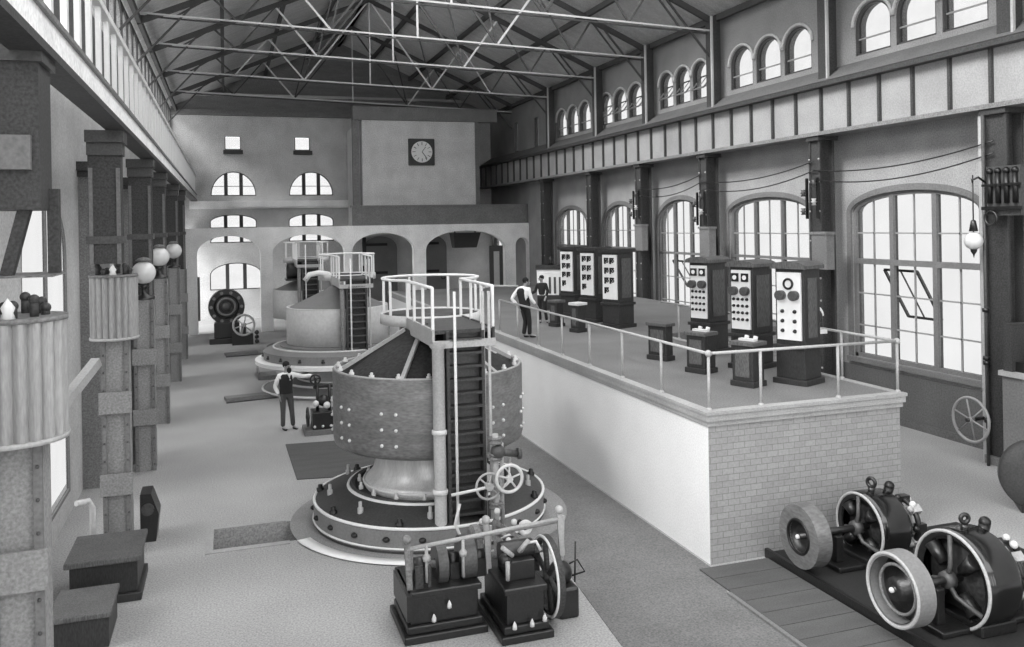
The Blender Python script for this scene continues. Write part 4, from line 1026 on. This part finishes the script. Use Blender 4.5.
# far round generator
t = thing('dynamo', 'dark round dynamo with a segmented face far down the hall', 'generator', (.0, 41.5, 0))
mb = MB().box((-.75, -.5, 0.001), (.75, .5, .25)); mb.box((-.55, -.4, .25), (.55, .4, .95)); mb.build('bed', 'iron', t, bevel=.03)
Y90 = Matrix.Rotation(pi/2, 4, 'X')
MB().lathe([(.001, .1), (.5, .1), (.55, .2), (.78, .2), (.8, .1), (.8, -.35), (.001, -.35)], Matrix.Translation((0, 0, 1.65)) @ Y90, 48, smooth=False).build('field_frame', 'iron', t)
for k in range(10):
    a = 2*pi*k/10; MB().cyl((.66*cos(a), -.2, 1.65+.66*sin(a)), (.66*cos(a), -.24, 1.65+.66*sin(a)), .075, n=10).build('pole_cap', 'steel_mid', t)
MB().torus((0, -.18, 1.65), (0, 1, 0), .38, .05, 32).build('ring', 'steel_mid', t)
MB().lathe([(.001, .35), (.18, .33), (.22, .1)], Matrix.Translation((0, 0, 1.65)) @ Y90, 20).build('hub', 'iron_grey', t)
t = thing('belt_wheel', 'pale rimmed spoked wheel machine beside the far dynamo', 'wheel', (.72, 40.2, 0))
spoked_wheel(t, (0, 0, .9), .45, .05, 6, 'steel_light', 'y', .08, 'wheel')
mb = MB().box((-.5, .1, 0.001), (.4, .7, .5)); mb.cyl((0, -.05, .9), (0, .5, .9), .06, n=10); mb.box((-.1, .15, .5), (.1, .4, .95)); mb.build('bearing_stand', 'iron', t)
mb = MB()
for z in (.15, .35, .55): mb.ball((.55, 0, z), .1, 8)
mb.build('governor_balls', 'iron', t)
t = thing('slate_panel', 'narrow dark upright panel against the far left bay', 'panel', (-1.55, 46.0, 0))
MB().box((-.3, 0, .6), (.3, .12, 2.8)).build('panel', 'steel_dark', t); MB().box((-.2, 0, 0.001), (.2, .1, .6)).build('stand', 'iron', t)
t = thing('slate_panel', 'tall narrow dark panel beyond the platform under the right arch', 'panel', (13.3, 42.5, 0))
MB().box((-.35, 0, 1.2), (.35, .12, 4.1)).build('panel', 'steel_dark', t); MB().box((-.15, -.02, 1.6), (.15, 0, 3.8)).build('inset', 'steel_light', t); MB().box((-.2, 0, 0.001), (.2, .1, 1.2)).build('stand', 'iron', t)

# ------------------------------------------------------------------ people
def skin_mesh(name, chains, m, parent=None, sub=1):
    """chains: list of lists of (pos, radius); points at the same place are welded"""
    me = bpy.data.meshes.new(name); vs = []; rs = []; es = []; key = {}
    for ch in chains:
        prev = None
        for (p, r) in ch:
            k = tuple(round(c, 4) for c in p)
            if k not in key: key[k] = len(vs); vs.append(p); rs.append(r)
            i = key[k]
            if prev is not None and prev != i: es.append((prev, i))
            prev = i
    me.from_pydata(vs, es, []); o = bpy.data.objects.new(name, me); COL.objects.link(o)
    md = o.modifiers.new('skin', 'SKIN')
    if not me.skin_vertices: 
        bm = bmesh.new(); bm.from_mesh(me); bm.verts.layers.skin.verify(); bm.to_mesh(me); bm.free()
    for i, r in enumerate(rs):
        d = me.skin_vertices[0].data[i]; d.radius = (r, r) if not isinstance(r, tuple) else r; d.use_root = (i == 0)
    sb = o.modifiers.new('sub', 'SUBSURF'); sb.levels = sub; sb.render_levels = sub
    dg = bpy.context.evaluated_depsgraph_get(); dg.update()
    ev = bpy.data.meshes.new_from_object(o.evaluated_get(dg)); o.modifiers.clear(); o.data = ev
    ev.materials.clear(); ev.materials.append(MATS[m])
    for p in ev.polygons: p.use_smooth = True
    if parent: o.parent = parent
    return o
def lerp(a, b, t): return tuple(a[i]+(b[i]-a[i])*t for i in range(3))
def person(loc, rz, h, label, J, style, head_dir=(0, -1, 0)):
    """J: joints in a 1.75 m figure facing -y (x right of picture = figure's left)"""
    s = h/1.75
    P = {k: tuple(c*s for c in v) for k, v in J.items()}
    root = thing('person', label, 'person', loc, rz)
    hd = P['head']; nk = P['neck']; ch = P['chest']; pv = P['pelvis']
    def R(x): return tuple(q*s for q in x) if isinstance(x, tuple) else x*s
    chains = [[(pv, R((.1, .08))), (lerp(pv, ch, .5), R((.095, .07))), (ch, R((.115, .075))), (nk, R(.055)), (lerp(nk, hd, .5), R(.055)), (hd, R((.078, .095))), ((hd[0], hd[1], hd[2]+.07*s), R(.07))]]
    for sd in ('l', 'r'):
        sh, el, wr = P['sh_'+sd], P['el_'+sd], P['wr_'+sd]; hp, kn, an, toe = P['hip_'+sd], P['kn_'+sd], P['an_'+sd], P['toe_'+sd]
        d = Vector(wr)-Vector(el); d.normalize(); side = d.cross(Vector((0, 0, 1))); side = side.normalized() if side.length > .1 else Vector((0, 1, 0))
        palm = tuple(Vector(wr)+d*.075*s)
        chains.append([(ch, R((.115, .075))), (sh, R(.05)), (lerp(sh, el, .5), R(.046)), (el, R(.038)), (lerp(el, wr, .5), R(.034)), (wr, R(.024)), (palm, R((.034, .018)))])
        for k, (off, ln) in enumerate(((-.03, .07), (-.01, .085), (.01, .08), (.03, .06))):
            b = Vector(palm)+side*off*s+d*.02*s; tip = b+d*ln*s*.6+Vector((0, 0, -.012*s)); t2 = tip+d*ln*s*.35+Vector((0, 0, -.02*s))
            chains.append([(palm, R((.034, .018))), (tuple(b), R(.009)), (tuple(tip), R(.0085)), (tuple(t2), R(.007))])
        b = Vector(wr)+d*.03*s-side*.03*s
        chains.append([(wr, R(.024)), (tuple(b), R(.011)), (tuple(b+d*.04*s-side*.02*s), R(.009))])
        chains.append([(pv, R((.1, .08))), (hp, R(.065)), (lerp(hp, kn, .5), R(.058)), (kn, R(.05)), (lerp(kn, an, .4), R(.048)), (an, R(.034)), (toe, R(.03))])
    skin_mesh('body', chains, 'skin', root)
    e = .014
    # trousers, shoes
    ck = style.get('trousers', 'trouser')
    ch2 = [[((pv[0], pv[1], pv[2]+.09*s), R((.145, .112))), (pv, R((.155, .118)))]]
    for sd in ('l', 'r'):
        hp, kn, an = P['hip_'+sd], P['kn_'+sd], P['an_'+sd]
        ch2.append([(pv, R((.155, .118))), (hp, R(.098)), (lerp(hp, kn, .5), R(.085)), (kn, R(.07)), (lerp(kn, an, .5), R(.066)), ((an[0], an[1], an[2]-.01*s), R(.062))])
    skin_mesh('trousers', ch2, ck, root)
    for sd in ('l', 'r'):
        an, toe = P['an_'+sd], P['toe_'+sd]
        an2 = (an[0], an[1]+.01, .04*s); mid = lerp(an2, (toe[0], toe[1], .035*s), .6)
        skin_mesh('shoe', [[((an[0], an[1]+.04*s, .045*s), R(.04)), (mid, R(.043)), ((toe[0], toe[1], .032*s), R(.03))]], 'black', root)
    # shirt with sleeves
    wst = lerp(pv, ch, .1)
    ch3 = [[(wst, R((.14, .105))), (lerp(pv, ch, .6), R((.145, .105))), (ch, R((.172, .117))), (nk, R(.066))]]
    for sd in ('l', 'r'):
        sh, el, wr = P['sh_'+sd], P['el_'+sd], P['wr_'+sd]
        ch3.append([(ch, R((.172, .117))), (sh, R(.072)), (lerp(sh, el, .5), R(.066)), (el, R(.058)), (lerp(el, wr, .5), R(.055)), (lerp(el, wr, .92), R(.04))])
    skin_mesh('shirt', ch3, style.get('shirt', 'shirt'), root)
    if style.get('vest', True):
        rings = [(lerp(pv, ch, -.02), .168, .132), (lerp(pv, ch, .3), .158, .124), (lerp(pv, ch, .7), .172, .134), (ch, .182, .138), (lerp(ch, nk, .45), .172, .125), (lerp(ch, nk, .75), .13, .095)]
        n = 20; vs = []
        for (c_, ra, rb) in rings:
            vs += [(c_[0]+ra*s*cos(2*pi*k/n), c_[1]+rb*s*sin(2*pi*k/n), c_[2]) for k in range(n)]
        MB().add(vs, [(i*n+k, i*n+(k+1) % n, (i+1)*n+(k+1) % n, (i+1)*n+k) for i in range(len(rings)-1) for k in range(n)], True).build('waistcoat', 'cloth_dark', root)
        hv = Vector(head_dir).normalized(); sv = hv.cross(Vector((0, 0, 1))); c_ = Vector(ch)
        f_ = [c_+hv*.15*s+Vector((0, 0, -.06*s)), c_+hv*.13*s+sv*.05*s+Vector((0, 0, .13*s)), c_+hv*.13*s-sv*.05*s+Vector((0, 0, .13*s))]
        MB().add([tuple(v) for v in f_]+[tuple(v-hv*.05*s) for v in f_], [(0, 1, 2), (5, 4, 3), (0, 3, 4, 1), (1, 4, 5, 2), (2, 5, 3, 0)]).build('shirt_front', 'shirt', root)
    hdv = Vector(head_dir).normalized(); sdv = hdv.cross(Vector((0, 0, 1)))
    H = Vector(hd)
    mb = MB().ball(tuple(H+hdv*(-.035*s)+Vector((0, 0, .055*s))), .1*s, 12, (.92, 1.0, .9)); mb.build('hair', 'hair', root)
    if style.get('beard'):
        MB().ball(tuple(H+hdv*.075*s+Vector((0, 0, -.085*s))), .06*s, 10, (1, .8, 1.3)).build('beard', 'hair', root)
    MB().ball(tuple(H+hdv*.1*s+Vector((0, 0, -.005*s))), .018*s, 8, (.8, 1, 1.4)).build('nose', 'skin', root)
    for q in (-1, 1):
        MB().ball(tuple(H+hdv*.088*s+sdv*(.032*s*q)+Vector((0, 0, .02*s))), .011*s, 8).build('eye', 'black', root)
        MB().ball(tuple(H+sdv*(.088*s*q)), .026*s, 8, (.5, .7, 1.3)).build('ear', 'skin', root)
    MB().box((-.025*s, -.004, -.004), (.025*s, .004, .004), Matrix.Translation(H+hdv*.098*s+Vector((0, 0, -.045*s)))).build('mouth', 'black', root)
    return root
J1 = dict(pelvis=(0, 0, .95), chest=(.0, 0, 1.33), neck=(0, 0, 1.48), head=(.03, -.01, 1.62),
          sh_l=(.17, 0, 1.41), el_l=(.42, -.06, 1.34), wr_l=(.66, -.12, 1.36), sh_r=(-.17, 0, 1.40), el_r=(-.27, .05, 1.13), wr_r=(-.19, -.02, .92),
          hip_l=(.09, 0, .88), kn_l=(.13, -.03, .5), an_l=(.17, .02, .09), toe_l=(.25, -.13, .035), hip_r=(-.09, 0, .88), kn_r=(-.09, -.03, .5), an_r=(-.09, .02, .09), toe_r=(-.03, -.15, .035))
person((1.42, 22.86, 0), radians(8), 1.76, 'bearded man in dark waistcoat and white shirtsleeves reaching out one arm', J1, dict(beard=True), (.55, -.83, 0))
J2 = dict(pelvis=(0, 0, .93), chest=(-.06, 0, 1.30), neck=(-.02, -.0, 1.46), head=(.06, -.03, 1.58),
          sh_l=(.06, -.12, 1.38), el_l=(.14, -.18, 1.1), wr_l=(.26, -.2, .95), sh_r=(-.16, .08, 1.38), el_r=(-.36, .1, 1.12), wr_r=(-.2, .08, .92),
          hip_l=(.04, -.06, .86), kn_l=(.1, -.08, .47), an_l=(.12, -.03, .09), toe_l=(.3, -.08, .035), hip_r=(-.04, .06, .86), kn_r=(.03, .05, .48), an_r=(-.02, .08, .09), toe_r=(.14, .06, .035))
person((7.18, 20.6, PH), 0, 1.56, 'man in white shirt leaning on the platform rail with hand on hip', J2, dict(trousers='cloth_dark'), (.9, -.35, 0))
J3 = dict(J1); J3.update(el_l=(.24, -.04, 1.15), wr_l=(.22, -.2, .98), el_r=(-.25, -.02, 1.15), wr_r=(-.35, -.22, 1.1), head=(-.02, -.02, 1.62))
person((8.72, 23.5, PH), radians(-40), 1.38, 'man in dark suit half hidden between rail and white control board', J3, dict(shirt='cloth_dark', trousers='cloth_dark', vest=False), (-.5, -.85, 0))
